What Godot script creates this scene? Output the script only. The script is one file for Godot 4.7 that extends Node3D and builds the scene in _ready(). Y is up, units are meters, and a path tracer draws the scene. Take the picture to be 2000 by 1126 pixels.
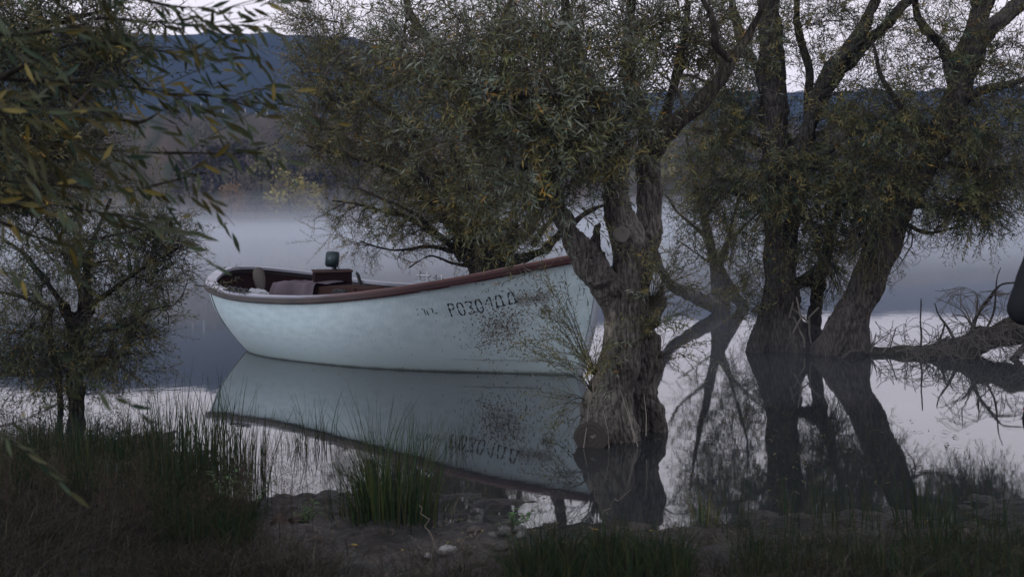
extends Node3D

# ---------------------------------------------------------------- camera numbers
const F := 2400.0          # focal length in photograph pixels
const CX := 1000.0
const HY := 397.6          # pixel row of the horizon under the lens axis
const EYE := 1.6
const ROLL := 0.01222

var taken := {}
var noise := FastNoiseLite.new()
var grain := FastNoiseLite.new()
var rng := RandomNumberGenerator.new()
var M := {}

# ---------------------------------------------------------------- mesh buffer
class MB:
	var v := PackedVector3Array()
	var n := PackedVector3Array()
	var c := PackedColorArray()
	var uv := PackedVector2Array()
	var ix := PackedInt32Array()

	func vert(p: Vector3, nn: Vector3, col: Color, t := Vector2.ZERO) -> int:
		v.append(p); n.append(nn); c.append(col); uv.append(t)
		return v.size() - 1

	func tri(a: int, b: int, d: int) -> void:
		ix.append(a); ix.append(b); ix.append(d)

	func quad(a: int, b: int, d: int, e: int) -> void:
		tri(a, b, d); tri(a, d, e)

	# swept tube with tapering radius, closed by a point at its tip
	func tube(pts: PackedVector3Array, rad: PackedFloat32Array, sides: int, col: Color, cap := false) -> void:
		var m := pts.size()
		if m < 2:
			return
		var t0: Vector3 = (pts[1] - pts[0]).normalized()
		var x := t0.cross(Vector3.UP if absf(t0.y) < 0.9 else Vector3.RIGHT).normalized()
		var first := v.size()
		for i in m:
			var t: Vector3 = (pts[mini(i + 1, m - 1)] - pts[maxi(i - 1, 0)]).normalized()
			x = (x - t * x.dot(t)).normalized()
			var y := t.cross(x)
			for k in sides:
				var a := TAU * k / sides
				var d := x * cos(a) + y * sin(a)
				vert(pts[i] + d * rad[i], d, col, Vector2(float(k) / sides, i))
		for i in m - 1:
			for k in sides:
				var a := first + i * sides + k
				var b := first + i * sides + (k + 1) % sides
				quad(a, a + sides, b + sides, b)
		if cap:
			for e in [0, m - 1]:
				var nn: Vector3 = (pts[0] - pts[1]).normalized() if e == 0 else (pts[m - 1] - pts[m - 2]).normalized()
				var ce := vert(pts[e], nn, col)
				var ring := []
				for k in sides:
					ring.append(vert(v[first + e * sides + k], nn, col))
				for k in sides:
					if e == 0:
						tri(ce, ring[k], ring[(k + 1) % sides])
					else:
						tri(ce, ring[(k + 1) % sides], ring[k])

	func box(a: Vector3, b: Vector3, col: Color, xf := Transform3D()) -> void:
		hexa([Vector3(a.x, a.y, a.z), Vector3(b.x, a.y, a.z), Vector3(b.x, a.y, b.z), Vector3(a.x, a.y, b.z), Vector3(a.x, b.y, a.z), Vector3(b.x, b.y, a.z), Vector3(b.x, b.y, b.z), Vector3(a.x, b.y, b.z)], col, xf)

	# eight corners: bottom ring then top ring
	func hexa(q: Array, col: Color, xf := Transform3D()) -> void:
		var p := []
		var mid := Vector3.ZERO
		for k in 8:
			p.append(xf * q[k])
			mid += p[k] / 8.0
		for f in [[0, 1, 2, 3], [4, 7, 6, 5], [0, 4, 5, 1], [1, 5, 6, 2], [2, 6, 7, 3], [3, 7, 4, 0]]:
			var nn: Vector3 = (p[f[2]] - p[f[0]]).cross(p[f[1]] - p[f[0]]).normalized()
			var ce: Vector3 = (p[f[0]] + p[f[2]]) * 0.5
			if nn.dot(ce - mid) < 0:
				nn = -nn
			var i := []
			for k in f:
				i.append(vert(p[k], nn, col))
			quad(i[0], i[1], i[2], i[3])

	func smooth() -> void:
		n.fill(Vector3.ZERO)
		for i in range(0, ix.size(), 3):
			var a := ix[i]
			var b := ix[i + 1]
			var d := ix[i + 2]
			var f := (v[d] - v[a]).cross(v[b] - v[a])
			n[a] += f
			n[b] += f
			n[d] += f
		for i in n.size():
			n[i] = n[i].normalized()

	func mesh() -> ArrayMesh:
		# wind every face the way its normals point
		for i in range(0, ix.size(), 3):
			var p := ix[i]
			var q := ix[i + 1]
			var r := ix[i + 2]
			if (v[r] - v[p]).cross(v[q] - v[p]).dot(n[p] + n[q] + n[r]) < 0.0:
				ix[i + 1] = r
				ix[i + 2] = q
		var a := []
		a.resize(Mesh.ARRAY_MAX)
		a[Mesh.ARRAY_VERTEX] = v
		a[Mesh.ARRAY_NORMAL] = n
		a[Mesh.ARRAY_COLOR] = c
		a[Mesh.ARRAY_TEX_UV] = uv
		a[Mesh.ARRAY_INDEX] = ix
		var r := ArrayMesh.new()
		r.add_surface_from_arrays(Mesh.PRIMITIVE_TRIANGLES, a)
		return r

# growing branch skeleton of one tree
class Skel:
	var p := PackedVector3Array()
	var d := PackedVector3Array()
	var r := PackedFloat32Array()
	func add(q: Vector3, dir: Vector3, rad: float) -> void:
		p.append(q); d.append(dir); r.append(rad)
	func nearest(q: Vector3, lo: float) -> int:
		var best := -1
		var bd := 1e18
		for i in p.size():
			var w := q - p[i]
			var s := w.length_squared()
			if s < bd:
				# prefer nodes that point towards the target
				var al := w.dot(d[i])
				s *= 1.0 if al > 0.0 else 2.2
				if s < bd and s > lo:
					bd = s
					best = i
		return best

# ---------------------------------------------------------------- naming helpers
func numbered(called: String) -> String:
	if not taken.has(called):
		taken[called] = 0
		return called
	taken[called] += 1
	return "%s_%03d" % [called, taken[called]]

func tag(o: Node3D, label := "", category := "", group := "", kind := "") -> Node3D:
	if label: o.set_meta("label", label)
	if category: o.set_meta("category", category)
	if group: o.set_meta("group", group)
	if kind: o.set_meta("kind", kind)
	return o

func thing(called: String, at: Vector3, label: String, category: String, group := "") -> Node3D:
	var o := Node3D.new()
	o.name = numbered(called)
	add_child(o, true)
	o.position = at
	tag(o, label, category, group)
	return o

func put(called: String, mesh: Mesh, mat: Material, parent: Node3D = null, kind := "") -> MeshInstance3D:
	var o := MeshInstance3D.new()
	o.mesh = mesh
	o.material_override = mat
	if parent == null:
		o.name = numbered(called)
		add_child(o, true)
	else:
		o.name = called
		parent.add_child(o, true)
	if kind: o.set_meta("kind", kind)
	return o

# a point from a pixel of the photograph and its distance into the scene
func P(px: float, py: float, dist: float) -> Vector3:
	var qx := px - CX
	var qy := py - HY
	var x := cos(ROLL) * qx - sin(ROLL) * qy
	var y := sin(ROLL) * qx + cos(ROLL) * qy
	return Vector3(x / F * dist, EYE - y / F * dist, -dist)

func pix(w: Vector3) -> Vector2:
	var x := w.x / -w.z * F
	var y := (EYE - w.y) / -w.z * F
	return Vector2(CX + cos(ROLL) * x + sin(ROLL) * y, HY - sin(ROLL) * x + cos(ROLL) * y)

func rr(a: float, b: float) -> float:
	return rng.randf_range(a, b)

func rvec() -> Vector3:
	return Vector3(rng.randfn(), rng.randfn(), rng.randfn()).normalized()

# ---------------------------------------------------------------- materials
func std(col: Color, rough := 0.8, vcol := false, spec := 0.4) -> StandardMaterial3D:
	var m := StandardMaterial3D.new()
	m.albedo_color = Color.WHITE if vcol else col.linear_to_srgb()
	m.roughness = rough
	m.metallic_specular = spec
	m.vertex_color_use_as_albedo = vcol
	return m

func noise_tex(freq: float, oct: int, seed_: int, size := 512, type := FastNoiseLite.TYPE_SIMPLEX_SMOOTH, ridged := false) -> NoiseTexture2D:
	var f := FastNoiseLite.new()
	f.noise_type = type
	f.frequency = freq
	f.fractal_octaves = oct
	f.fractal_type = FastNoiseLite.FRACTAL_RIDGED if ridged else FastNoiseLite.FRACTAL_FBM
	f.seed = seed_
	var t := NoiseTexture2D.new()
	t.width = size; t.height = size
	t.seamless = true
	t.noise = f
	return t

# long bark plates parted by dark cracks
func bark_tex(coloured: bool) -> NoiseTexture2D:
	var f := FastNoiseLite.new()
	f.noise_type = FastNoiseLite.TYPE_CELLULAR
	f.cellular_return_type = FastNoiseLite.RETURN_DISTANCE2_SUB
	f.cellular_jitter = 1.0
	f.frequency = 0.030
	f.fractal_type = FastNoiseLite.FRACTAL_FBM
	f.fractal_octaves = 3
	f.fractal_gain = 0.6
	f.seed = 12
	f.domain_warp_enabled = true
	f.domain_warp_amplitude = 45.0
	f.domain_warp_frequency = 0.02
	var t := NoiseTexture2D.new()
	t.width = 512
	t.height = 512
	t.seamless = true
	t.noise = f
	if coloured:
		var ramp := Gradient.new()
		ramp.offsets = PackedFloat32Array([0.0, 0.16, 0.36, 1.0])
		ramp.colors = PackedColorArray([Color(0.30, 0.29, 0.28), Color(0.50, 0.49, 0.48), Color(0.88, 0.87, 0.86), Color(1, 1, 1)])
		t.color_ramp = ramp
	return t

func materials() -> void:
	var fine_tex := noise_tex(0.012, 5, 3)
	var ridged := bark_tex(false)
	var plates := bark_tex(true)
	M.bark = std(Color.WHITE, 0.92, true, 0.25)
	M.bark.heightmap_enabled = true
	M.bark.heightmap_texture = ridged
	M.bark.heightmap_scale = 1.5
	M.bark.albedo_texture = plates
	M.bark.uv1_triplanar = true
	M.bark.uv1_world_triplanar = true
	M.bark.uv1_scale = Vector3(2.1, 0.42, 2.1)
	M.twig = std(Color.WHITE, 0.8, true, 0.3)
	M.leaf = std(Color.WHITE, 0.55, true, 0.35)
	M.leaf.backlight_enabled = true
	M.leaf.backlight = Color(0.5, 0.5, 0.5)
	M.grass = std(Color.WHITE, 0.7, true, 0.25)
	M.grass.backlight_enabled = true
	M.grass.backlight = Color(0.35, 0.35, 0.35)
	M.mud = std(Color.WHITE, 0.6, true, 0.3)
	M.mud.heightmap_enabled = true
	M.mud.heightmap_texture = fine_tex
	M.mud.heightmap_scale = 2.5
	M.mud.uv1_triplanar = true
	M.mud.uv1_world_triplanar = true
	M.mud.uv1_scale = Vector3(1.7, 1.7, 1.7)
	M.stone = std(Color.WHITE, 0.85, true, 0.3)
	M.stone.heightmap_enabled = true
	M.stone.heightmap_texture = fine_tex
	M.stone.heightmap_scale = 0.5
	M.stone.uv1_triplanar = true
	M.stone.uv1_scale = Vector3(6, 6, 6)
	M.hill = std(Color.WHITE, 1.0, true, 0.1)
	M.far_leaf = std(Color.WHITE, 0.9, true, 0.1)
	M.water = std(Color(0.022, 0.024, 0.026), 0.03, false, 0.74)
	M.water.normal_enabled = true
	var rip := noise_tex(0.008, 3, 21, 512)
	rip.as_normal_map = true
	rip.bump_strength = 4.0
	M.water.normal_texture = rip
	M.water.normal_scale = 0.016
	M.water.uv1_triplanar = true
	M.water.uv1_world_triplanar = true
	M.water.uv1_scale = Vector3(0.55, 0.9, 0.9)
	M.skin = std(Color(0.35, 0.2, 0.15), 0.6)
	M.jacket = std(Color(0.008, 0.009, 0.012), 0.75, false, 0.3)
	M.trousers = std(Color(0.007, 0.007, 0.008), 0.85, false, 0.3)

# ---------------------------------------------------------------- blended bodies (surface nets)
func sdf(p: Vector3, B: Array, ids: PackedInt32Array, k: float) -> float:
	var d := 1e9
	for i in ids:
		var b: Array = B[i]
		var a: Vector3 = b[0]
		var ba: Vector3 = b[4]
		var h := clampf((p - a).dot(ba) * b[5], 0.0, 1.0)
		var di: float = p.distance_to(a + ba * h) - (b[1] + (b[3] - b[1]) * h)
		if d > 1e8:
			d = di
		else:
			var m := maxf(k - absf(d - di), 0.0) / k
			d = minf(d, di) - m * m * k * 0.25
	return d

func nets(bones: Array, cell: float, k: float) -> MB:
	var B := []
	var lo := Vector3(1e9, 1e9, 1e9)
	var hi := -lo
	for b in bones:
		var ba: Vector3 = b[2] - b[0]
		B.append([b[0], b[1], b[2], b[3], ba, 1.0 / maxf(ba.length_squared(), 1e-9)])
		var r := Vector3.ONE * (maxf(b[1], b[3]) + k)
		lo = lo.min(b[0] - r).min(b[2] - r)
		hi = hi.max(b[0] + r).max(b[2] + r)
	lo -= Vector3.ONE * cell * 2.0
	var S := 8
	var bs := cell * S
	var nb := Vector3i(((hi - lo) / bs).ceil()) + Vector3i.ONE
	var blocks := {}
	for i in B.size():
		var r := Vector3.ONE * (maxf(B[i][1], B[i][3]) + k)
		var a: Vector3 = B[i][0]
		var e: Vector3 = B[i][2]
		var l := Vector3i(((a.min(e) - r - lo) / bs).floor())
		var h := Vector3i(((a.max(e) + r - lo) / bs).floor())
		for x in range(l.x, h.x + 1):
			for y in range(l.y, h.y + 1):
				for z in range(l.z, h.z + 1):
					var key := Vector3i(x, y, z)
					if not blocks.has(key):
						blocks[key] = PackedInt32Array()
					blocks[key].append(i)
	var out := MB.new()
	var NX := nb.x * S + 2
	var NY := nb.y * S + 2
	var cells := {}
	var edges := []
	var half := bs * 0.9
	for key in blocks:
		var ids: PackedInt32Array = blocks[key]
		var o := lo + Vector3(key) * bs
		if absf(sdf(o + Vector3.ONE * bs * 0.5, B, ids, k)) > half + k * 0.3:
			continue
		var N := S + 1
		var g := PackedFloat32Array()
		g.resize(N * N * N)
		var q := 0
		for z in N:
			for y in N:
				for x in N:
					g[q] = sdf(o + Vector3(x, y, z) * cell, B, ids, k)
					q += 1
		var bx: int = key.x * S
		var by: int = key.y * S
		var bz: int = key.z * S
		for z in S:
			for y in S:
				for x in S:
					var i := x + y * N + z * N * N
					var c0 := g[i]
					var c1 := g[i + 1]
					var c2 := g[i + N]
					var c4 := g[i + N * N]
					if (c0 < 0.0) != (c1 < 0.0): edges.append([bx + x, by + y, bz + z, 0, c0 < 0.0])
					if (c0 < 0.0) != (c2 < 0.0): edges.append([bx + x, by + y, bz + z, 1, c0 < 0.0])
					if (c0 < 0.0) != (c4 < 0.0): edges.append([bx + x, by + y, bz + z, 2, c0 < 0.0])
					var mn := minf(minf(c0, c1), minf(c2, c4))
					var mx := maxf(maxf(c0, c1), maxf(c2, c4))
					var c3 := g[i + N + 1]
					var c5 := g[i + N * N + 1]
					var c6 := g[i + N * N + N]
					var c7 := g[i + N * N + N + 1]
					mn = minf(mn, minf(minf(c3, c5), minf(c6, c7)))
					mx = maxf(mx, maxf(maxf(c3, c5), maxf(c6, c7)))
					if mn >= 0.0 or mx < 0.0:
						continue
					var cs := [c0, c1, c2, c3, c4, c5, c6, c7]
					var sum := Vector3.ZERO
					var cnt := 0
					for e in [[0, 1], [2, 3], [4, 5], [6, 7], [0, 2], [1, 3], [4, 6], [5, 7], [0, 4], [1, 5], [2, 6], [3, 7]]:
						var u: float = cs[e[0]]
						var w: float = cs[e[1]]
						if (u < 0.0) != (w < 0.0):
							var t := u / (u - w)
							var pa := Vector3(e[0] & 1, (e[0] >> 1) & 1, e[0] >> 2)
							var pb := Vector3(e[1] & 1, (e[1] >> 1) & 1, e[1] >> 2)
							sum += pa.lerp(pb, t)
							cnt += 1
					cells[(bx + x) + (by + y) * NX + (bz + z) * NX * NY] = out.vert(o + (Vector3(x, y, z) + sum / cnt) * cell, Vector3.ZERO, Color.WHITE)
	for e in edges:
		var id: int = e[0] + e[1] * NX + e[2] * NX * NY
		var s1: int = [NX, NX * NY, 1][e[3]]
		var s2: int = [NX * NY, 1, NX][e[3]]
		var a: int = cells.get(id, -1)
		var b: int = cells.get(id - s1, -1)
		var c: int = cells.get(id - s1 - s2, -1)
		var d: int = cells.get(id - s2, -1)
		if a < 0 or b < 0 or c < 0 or d < 0:
			continue
		if e[4]:
			out.quad(a, d, c, b)
		else:
			out.quad(a, b, c, d)
	out.smooth()
	return out

# furrowed bark pushed out of a blended body along the run of its bones
func bark(mb: MB, bones: Array, amp: float, freq: float, base: Color, moss := 0.0, lump := 0.025) -> MB:
	var axes := PackedVector3Array()
	for b in bones:
		axes.append((b[2] - b[0]).normalized())
	for i in mb.v.size():
		var p := mb.v[i]
		var bd := 1e9
		var ax := Vector3.UP
		for j in bones.size():
			var b: Array = bones[j]
			var ba: Vector3 = b[2] - b[0]
			var h := clampf((p - b[0]).dot(ba) / ba.length_squared(), 0.0, 1.0)
			var dd: float = p.distance_to(b[0] + ba * h) - lerpf(b[1], b[3], h)
			if dd < bd:
				bd = dd
				ax = axes[j]
		if ax.y < 0.0: ax = -ax
		var q := p - ax * (p.dot(ax) * 0.84)
		var wob := noise.get_noise_3dv(p * 9.0) * 0.03
		q += Vector3(wob, 0, wob)
		var n1 := grain.get_noise_3dv(q * freq)
		var n2 := grain.get_noise_3dv(q * freq * 2.1 + Vector3(31, 7, 3))
		var n3 := noise.get_noise_3dv(p * 6.0)
		var crack := exp(-n1 * n1 / 0.022) * 1.0 + exp(-n2 * n2 / 0.02) * 0.45
		mb.v[i] = p + mb.n[i] * (amp * (0.35 - crack + 0.5 * n2) + lump * n3)
		var tone := 1.0 + 0.28 * noise.get_noise_3dv(p * 4.0 + Vector3(5, 5, 5)) + 0.2 * n2
		var col := base * tone
		if moss > 0.0:
			var mo := clampf(noise.get_noise_3dv(p * 3.0 + Vector3(90, 0, 0)) * 2.0 + mb.n[i].y * 0.6 - 0.1, 0.0, 1.0) * moss
			col = col.lerp(Color(0.05, 0.055, 0.018), mo)
		mb.c[i] = Color(col.r, col.g, col.b)
	mb.smooth()
	return mb

func chain(pts: Array, rads: Array) -> Array:
	var out := []
	for i in pts.size() - 1:
		out.append([pts[i], rads[i], pts[i + 1], rads[i + 1]])
	return out

func centred(mb: MB, at: Vector3) -> MB:
	for i in mb.v.size():
		mb.v[i] -= at
	return mb

# ---------------------------------------------------------------- leaves
func leaf(mb: MB, at: Vector3, dir: Vector3, up: Vector3, ln: float, wd: float, col: Color, droop := 0.25) -> void:
	var side := dir.cross(up).normalized()
	var nn := side.cross(dir).normalized()
	var pr: Array = [[0.0, 0.0], [0.28, 0.8], [0.55, 1.0], [0.8, 0.55]]
	var mid := []
	var lf := []
	var rt := []
	for k in 4:
		var t: float = pr[k][0]
		var c := at + dir * (t * ln) - nn * (droop * ln * t * t)
		mid.append(mb.vert(c, nn, col))
		if k > 0:
			var w: float = pr[k][1] * wd * 0.5
			lf.append(mb.vert(c - side * w + nn * w * 0.35, (nn + side * 0.3).normalized(), col))
			rt.append(mb.vert(c + side * w + nn * w * 0.35, (nn - side * 0.3).normalized(), col))
	var tip := mb.vert(at + dir * ln - nn * (droop * ln), nn, col)
	mb.tri(mid[0], lf[0], mid[1]); mb.tri(mid[0], mid[1], rt[0])
	for k in 2:
		mb.quad(mid[k + 1], lf[k], lf[k + 1], mid[k + 2])
		mb.quad(mid[k + 1], mid[k + 2], rt[k + 1], rt[k])
	mb.tri(mid[3], lf[2], tip); mb.tri(mid[3], tip, rt[2])

func small_leaf(mb: MB, at: Vector3, dir: Vector3, up: Vector3, ln: float, wd: float, col: Color) -> void:
	var side := dir.cross(up).normalized() * wd * 0.5
	var nn := side.cross(dir).normalized()
	var a := mb.vert(at, nn, col)
	var m1 := at + dir * ln * 0.45
	var b := mb.vert(m1 - side + nn * wd * 0.15, nn, col)
	var c := mb.vert(m1 + side + nn * wd * 0.15, nn, col)
	var d := mb.vert(at + dir * ln - nn * ln * 0.18, nn, col)
	mb.tri(a, b, c); mb.tri(b, d, c)

const GREEN := [Color(0.086, 0.092, 0.038), Color(0.100, 0.104, 0.044), Color(0.068, 0.080, 0.038), Color(0.120, 0.115, 0.042)]
const GREY := [Color(0.115, 0.134, 0.098), Color(0.138, 0.156, 0.116), Color(0.095, 0.115, 0.084), Color(0.165, 0.178, 0.135)]
const OLIVE := [Color(0.115, 0.102, 0.036), Color(0.135, 0.115, 0.045), Color(0.095, 0.090, 0.036), Color(0.160, 0.120, 0.040)]
const GOLD := [Color(0.24, 0.165, 0.030), Color(0.30, 0.19, 0.03), Color(0.20, 0.15, 0.04), Color(0.27, 0.13, 0.03)]
const DARK := [Color(0.028, 0.050, 0.032), Color(0.035, 0.058, 0.034), Color(0.030, 0.046, 0.026), Color(0.045, 0.060, 0.028)]

func pick(pal: Array) -> Color:
	var c: Color = pal[rng.randi() % pal.size()]
	var k := rr(0.8, 1.2)
	return Color(c.r * k, c.g * k, c.b * k)

# a shoot with leaves along it, growing along +Y
func shoot(ln: float, count: int, leaf_len: float, leaf_w: float, pal: Array, gold: float, wood: Color) -> ArrayMesh:
	var mb := MB.new()
	var bend := rvec() * ln * 0.12
	var pts := PackedVector3Array()
	var rad := PackedFloat32Array()
	for i in 5:
		var t := i / 4.0
		pts.append(Vector3(bend.x * t * t, ln * t, bend.z * t * t))
		rad.append(lerpf(0.0028, 0.0009, t))
	mb.tube(pts, rad, 3, wood)
	for i in count:
		var t := lerpf(0.12, 1.0, (i + rr(0.0, 0.6)) / count)
		var p := Vector3(bend.x * t * t, ln * t, bend.z * t * t)
		var az := i * 2.4 + rr(-0.5, 0.5)
		var el := rr(0.35, 1.0)
		var d := Vector3(cos(az) * cos(el), sin(el), sin(az) * cos(el)).normalized()
		var up := Vector3(-cos(az) * sin(el), cos(el), -sin(az) * sin(el))
		var col := pick(GOLD) if rng.randf() < gold else pick(pal)
		small_leaf(mb, p, d, (up + rvec() * 0.5).normalized(), leaf_len * rr(0.65, 1.15), leaf_w * rr(0.8, 1.2), col)
	return mb.mesh()

var shoots := {}
func shoot_sets() -> void:
	var wood := Color(0.085, 0.070, 0.048)
	for set_ in [["grey", GREY, 0.01], ["green", GREEN, 0.012], ["olive", OLIVE, 0.05], ["dark", DARK, 0.05], ["gold", GOLD, 0.5]]:
		var l := []
		for k in 3:
			l.append(shoot(rr(0.34, 0.50), 19, 0.066, 0.0098, set_[1], set_[2], wood))
		shoots[set_[0]] = l

# places leafy shoots as instanced masses under a crown
func foliage(parent: Node3D, list: Array, mix: Array) -> void:
	# list: [position, direction, scale]; mix: [[set, weight], ...]
	var total := 0.0
	for m in mix: total += m[1]
	var bins := {}
	for it in list:
		var x := rng.randf() * total
		var chosen: String = mix[0][0]
		for m in mix:
			x -= m[1]
			if x <= 0.0:
				chosen = m[0]
				break
		var key := "%s %d" % [chosen, rng.randi() % 3]
		if not bins.has(key): bins[key] = []
		bins[key].append(it)
	for key in bins:
		var s: PackedStringArray = key.split(" ")
		var l: Array = bins[key]
		var mm := MultiMesh.new()
		mm.transform_format = MultiMesh.TRANSFORM_3D
		mm.use_colors = true
		mm.mesh = shoots[s[0]][int(s[1])]
		mm.instance_count = l.size()
		for i in l.size():
			var it: Array = l[i]
			var y: Vector3 = it[1]
			var x := y.cross(rvec()).normalized()
			var b := Basis(x, y, x.cross(y)).scaled_local(Vector3.ONE * it[2])
			mm.set_instance_transform(i, Transform3D(b, it[0]))
			var k := rr(0.75, 1.25)
			mm.set_instance_color(i, Color(k, k, k * rr(0.9, 1.1)))
		var o := MultiMeshInstance3D.new()
		o.name = "foliage"
		o.multimesh = mm
		o.material_override = M.leaf
		o.set_meta("kind", "stuff")
		parent.add_child(o, true)

# curved branch from a skeleton node to a target; returns its points
func reach(sk: Skel, mb: MB, target: Vector3, seg: int, rmax: float, rtip: float, lift: float, wobble: float, sides: int, col: Color, keep := true, lo := 0.0) -> PackedVector3Array:
	var i := sk.nearest(target, lo)
	if i < 0:
		return PackedVector3Array()
	var a := sk.p[i]
	var w := target - a
	var ln := w.length()
	var dir := (sk.d[i] * 0.55 + w / maxf(ln, 0.001) * 1.0 + Vector3(0, lift, 0) + rvec() * 0.25).normalized()
	var b := a + dir * ln * 0.5
	var r0 := minf(sk.r[i] * 0.8, rmax)
	var pts := PackedVector3Array()
	var rad := PackedFloat32Array()
	for k in seg + 1:
		var t := float(k) / seg
		var q := a.lerp(b, t).lerp(b.lerp(target, t), t)
		if k > 0:
			q += Vector3(noise.get_noise_3dv(q * 7.0), noise.get_noise_3dv(q * 7.0 + Vector3(50, 0, 0)), noise.get_noise_3dv(q * 7.0 + Vector3(0, 50, 0))) * wobble * ln * sin(t * 2.6)
		pts.append(q)
		rad.append(lerpf(r0, rtip, pow(t, 0.8)))
	mb.tube(pts, rad, sides, col)
	if keep:
		for k in range(1, seg + 1):
			sk.add(pts[k], (pts[k] - pts[k - 1]).normalized(), rad[k])
	return pts

func in_ball(c: Vector3, r: Vector3, shell := 0.5) -> Vector3:
	return c + rvec() * pow(rng.randf(), 1.0 / (1.0 + 2.0 * shell)) * r

# a whole crown: branches towards points of its volumes, twigs, leafy shoots
# vols: [centre, radii, weight]
func crown(parent: Node3D, sk: Skel, vols: Array, nbranch: int, ntwig: int, per_twig: float, mix: Array, opt := {}) -> Node3D:
	var wood: Color = opt.get("wood", Color(0.055, 0.046, 0.036))
	var lift: float = opt.get("lift", 0.25)
	var size: float = opt.get("size", 1.0)
	var rb: float = opt.get("rb", 0.02)
	var rt: float = opt.get("rt", 0.0045)
	var total := 0.0
	for q in vols: total += q[2]
	var sample := func(shell: float) -> Vector3:
		var x := rng.randf() * total
		for q in vols:
			x -= q[2]
			if x <= 0.0:
				return in_ball(q[0], q[1], shell)
		return in_ball(vols[0][0], vols[0][1], shell)
	var mb := MB.new()
	var root := sk.p[0]
	var tg := []
	for i in nbranch:
		tg.append(sample.call(0.2))
	tg.sort_custom(func(a, b): return a.distance_squared_to(root) < b.distance_squared_to(root))
	for t in tg:
		reach(sk, mb, t, 6, rb, rt, lift, 0.10, 5, wood * rr(0.8, 1.25), true, 0.02)
	var leaves := []
	tg = []
	for i in ntwig:
		# a fringe of longer shoots reaches out of the volumes
		var q: Vector3 = sample.call(0.35)
		if i % 4 == 0:
			q += rvec() * rr(0.1, 0.45)
		tg.append(q)
	tg.sort_custom(func(a, b): return a.distance_squared_to(root) < b.distance_squared_to(root))
	var n := 0
	for t in tg:
		var pts := reach(sk, mb, t, 6, rt, 0.0019, lift * 0.8, 0.05, 3, wood * rr(0.7, 1.3), n % 3 == 0, opt.get("far", 0.09))
		n += 1
		if pts.size() < 2:
			continue
		var bare: float = opt.get("bare", 0.0)
		if rng.randf() < bare:
			continue
		var cnt := int(per_twig) + (1 if rng.randf() < fmod(per_twig, 1.0) else 0)
		for k in cnt:
			var u := rr(0.15, 1.0) * 6.0
			var s := mini(int(u), 5)
			var q := pts[s].lerp(pts[s + 1], u - s)
			var d := ((pts[s + 1] - pts[s]).normalized() + rvec() * 0.5 + Vector3(0, opt.get("hang", 0.1), 0)).normalized()
			leaves.append([q, d, size * rr(0.75, 1.2)])
	var o := put("crown", mb.mesh(), M.twig, parent, "stuff")
	foliage(o, leaves, mix)
	return o

func skeleton(lines: Array) -> Skel:
	var s := Skel.new()
	for l in lines:
		var pts: Array = l[0]
		for i in pts.size() - 1:
			var a: Vector3 = pts[i]
			var b: Vector3 = pts[i + 1]
			var m := maxi(2, int(a.distance_to(b) / 0.12))
			for k in m:
				s.add(a.lerp(b, float(k) / m), (b - a).normalized(), lerpf(l[1][i], l[1][i + 1], float(k) / m))
	return s

func limb(parent: Node3D, called: String, pts: Array, rads: Array, col: Color, sides := 10) -> void:
	var c := Curve3D.new()
	for i in pts.size():
		var t: Vector3 = (pts[mini(i + 1, pts.size() - 1)] - pts[maxi(i - 1, 0)]) / 6.0
		c.add_point(pts[i], -t, t)
	var mb := MB.new()
	var n := pts.size() * 8
	var q := PackedVector3Array()
	var r := PackedFloat32Array()
	var ln := c.get_baked_length()
	for i in n + 1:
		var o := ln * i / n
		var p := c.sample_baked(o, true)
		q.append(p + Vector3(noise.get_noise_3dv(p * 5.0), noise.get_noise_3dv(p * 5.0 + Vector3(9, 9, 9)), 0) * 0.03)
		var x := float(i) / n * (rads.size() - 1)
		var s := mini(int(x), rads.size() - 2)
		r.append(lerpf(rads[s], rads[s + 1], x - s))
	mb.tube(q, r, sides, col)
	for i in mb.v.size():
		var p := mb.v[i]
		mb.v[i] = p + mb.n[i] * (noise.get_noise_3dv(p * Vector3(22, 9, 22)) * 0.02 + noise.get_noise_3dv(p * 45.0) * 0.008) * clampf(r[0] * 8.0, 0.15, 1.0)
		var k := 1.0 + 0.35 * noise.get_noise_3dv(p * 6.0)
		mb.c[i] = Color(col.r * k, col.g * k, col.b * k)
	mb.smooth()
	put(called, mb.mesh(), M.bark, parent)

# ---------------------------------------------------------------- grass
func blade(mb: MB, at: Vector3, h: float, w: float, lean: Vector3, col: Color, seg := 4) -> void:
	var face := Vector3(rr(-1, 1), 0, rr(-1, 1)).normalized()
	var side := face.cross(Vector3.UP).normalized()
	var prev := [-1, -1]
	for k in seg + 1:
		var t := float(k) / seg
		var p := at + Vector3(0, h * t * (1.0 - 0.18 * t * lean.length()), 0) + lean * h * t * t
		var ww := w * (1.0 - t * t) * 0.5 + 0.0004
		var nn := (face + Vector3(0, 0.3, 0)).normalized()
		var a := mb.vert(p - side * ww, nn, col)
		var b := mb.vert(p + side * ww, nn, col)
		if k > 0:
			mb.quad(prev[0], a, b, prev[1])
		prev = [a, b]

func tuft_mesh(n: int, rad: float, h0: float, h1: float, w: float, lean: float, pal: Array) -> ArrayMesh:
	var mb := MB.new()
	for i in n:
		var a := rr(0, TAU)
		var r := sqrt(rng.randf()) * rad
		var out := Vector3(cos(a), 0, sin(a))
		blade(mb, out * r, rr(h0, h1), w * rr(0.7, 1.3), out * rr(0.0, lean) * (0.4 + r / maxf(rad, 0.01)) + rvec() * Vector3(0.12, 0, 0.12), pick(pal))
	return mb.mesh()

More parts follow.
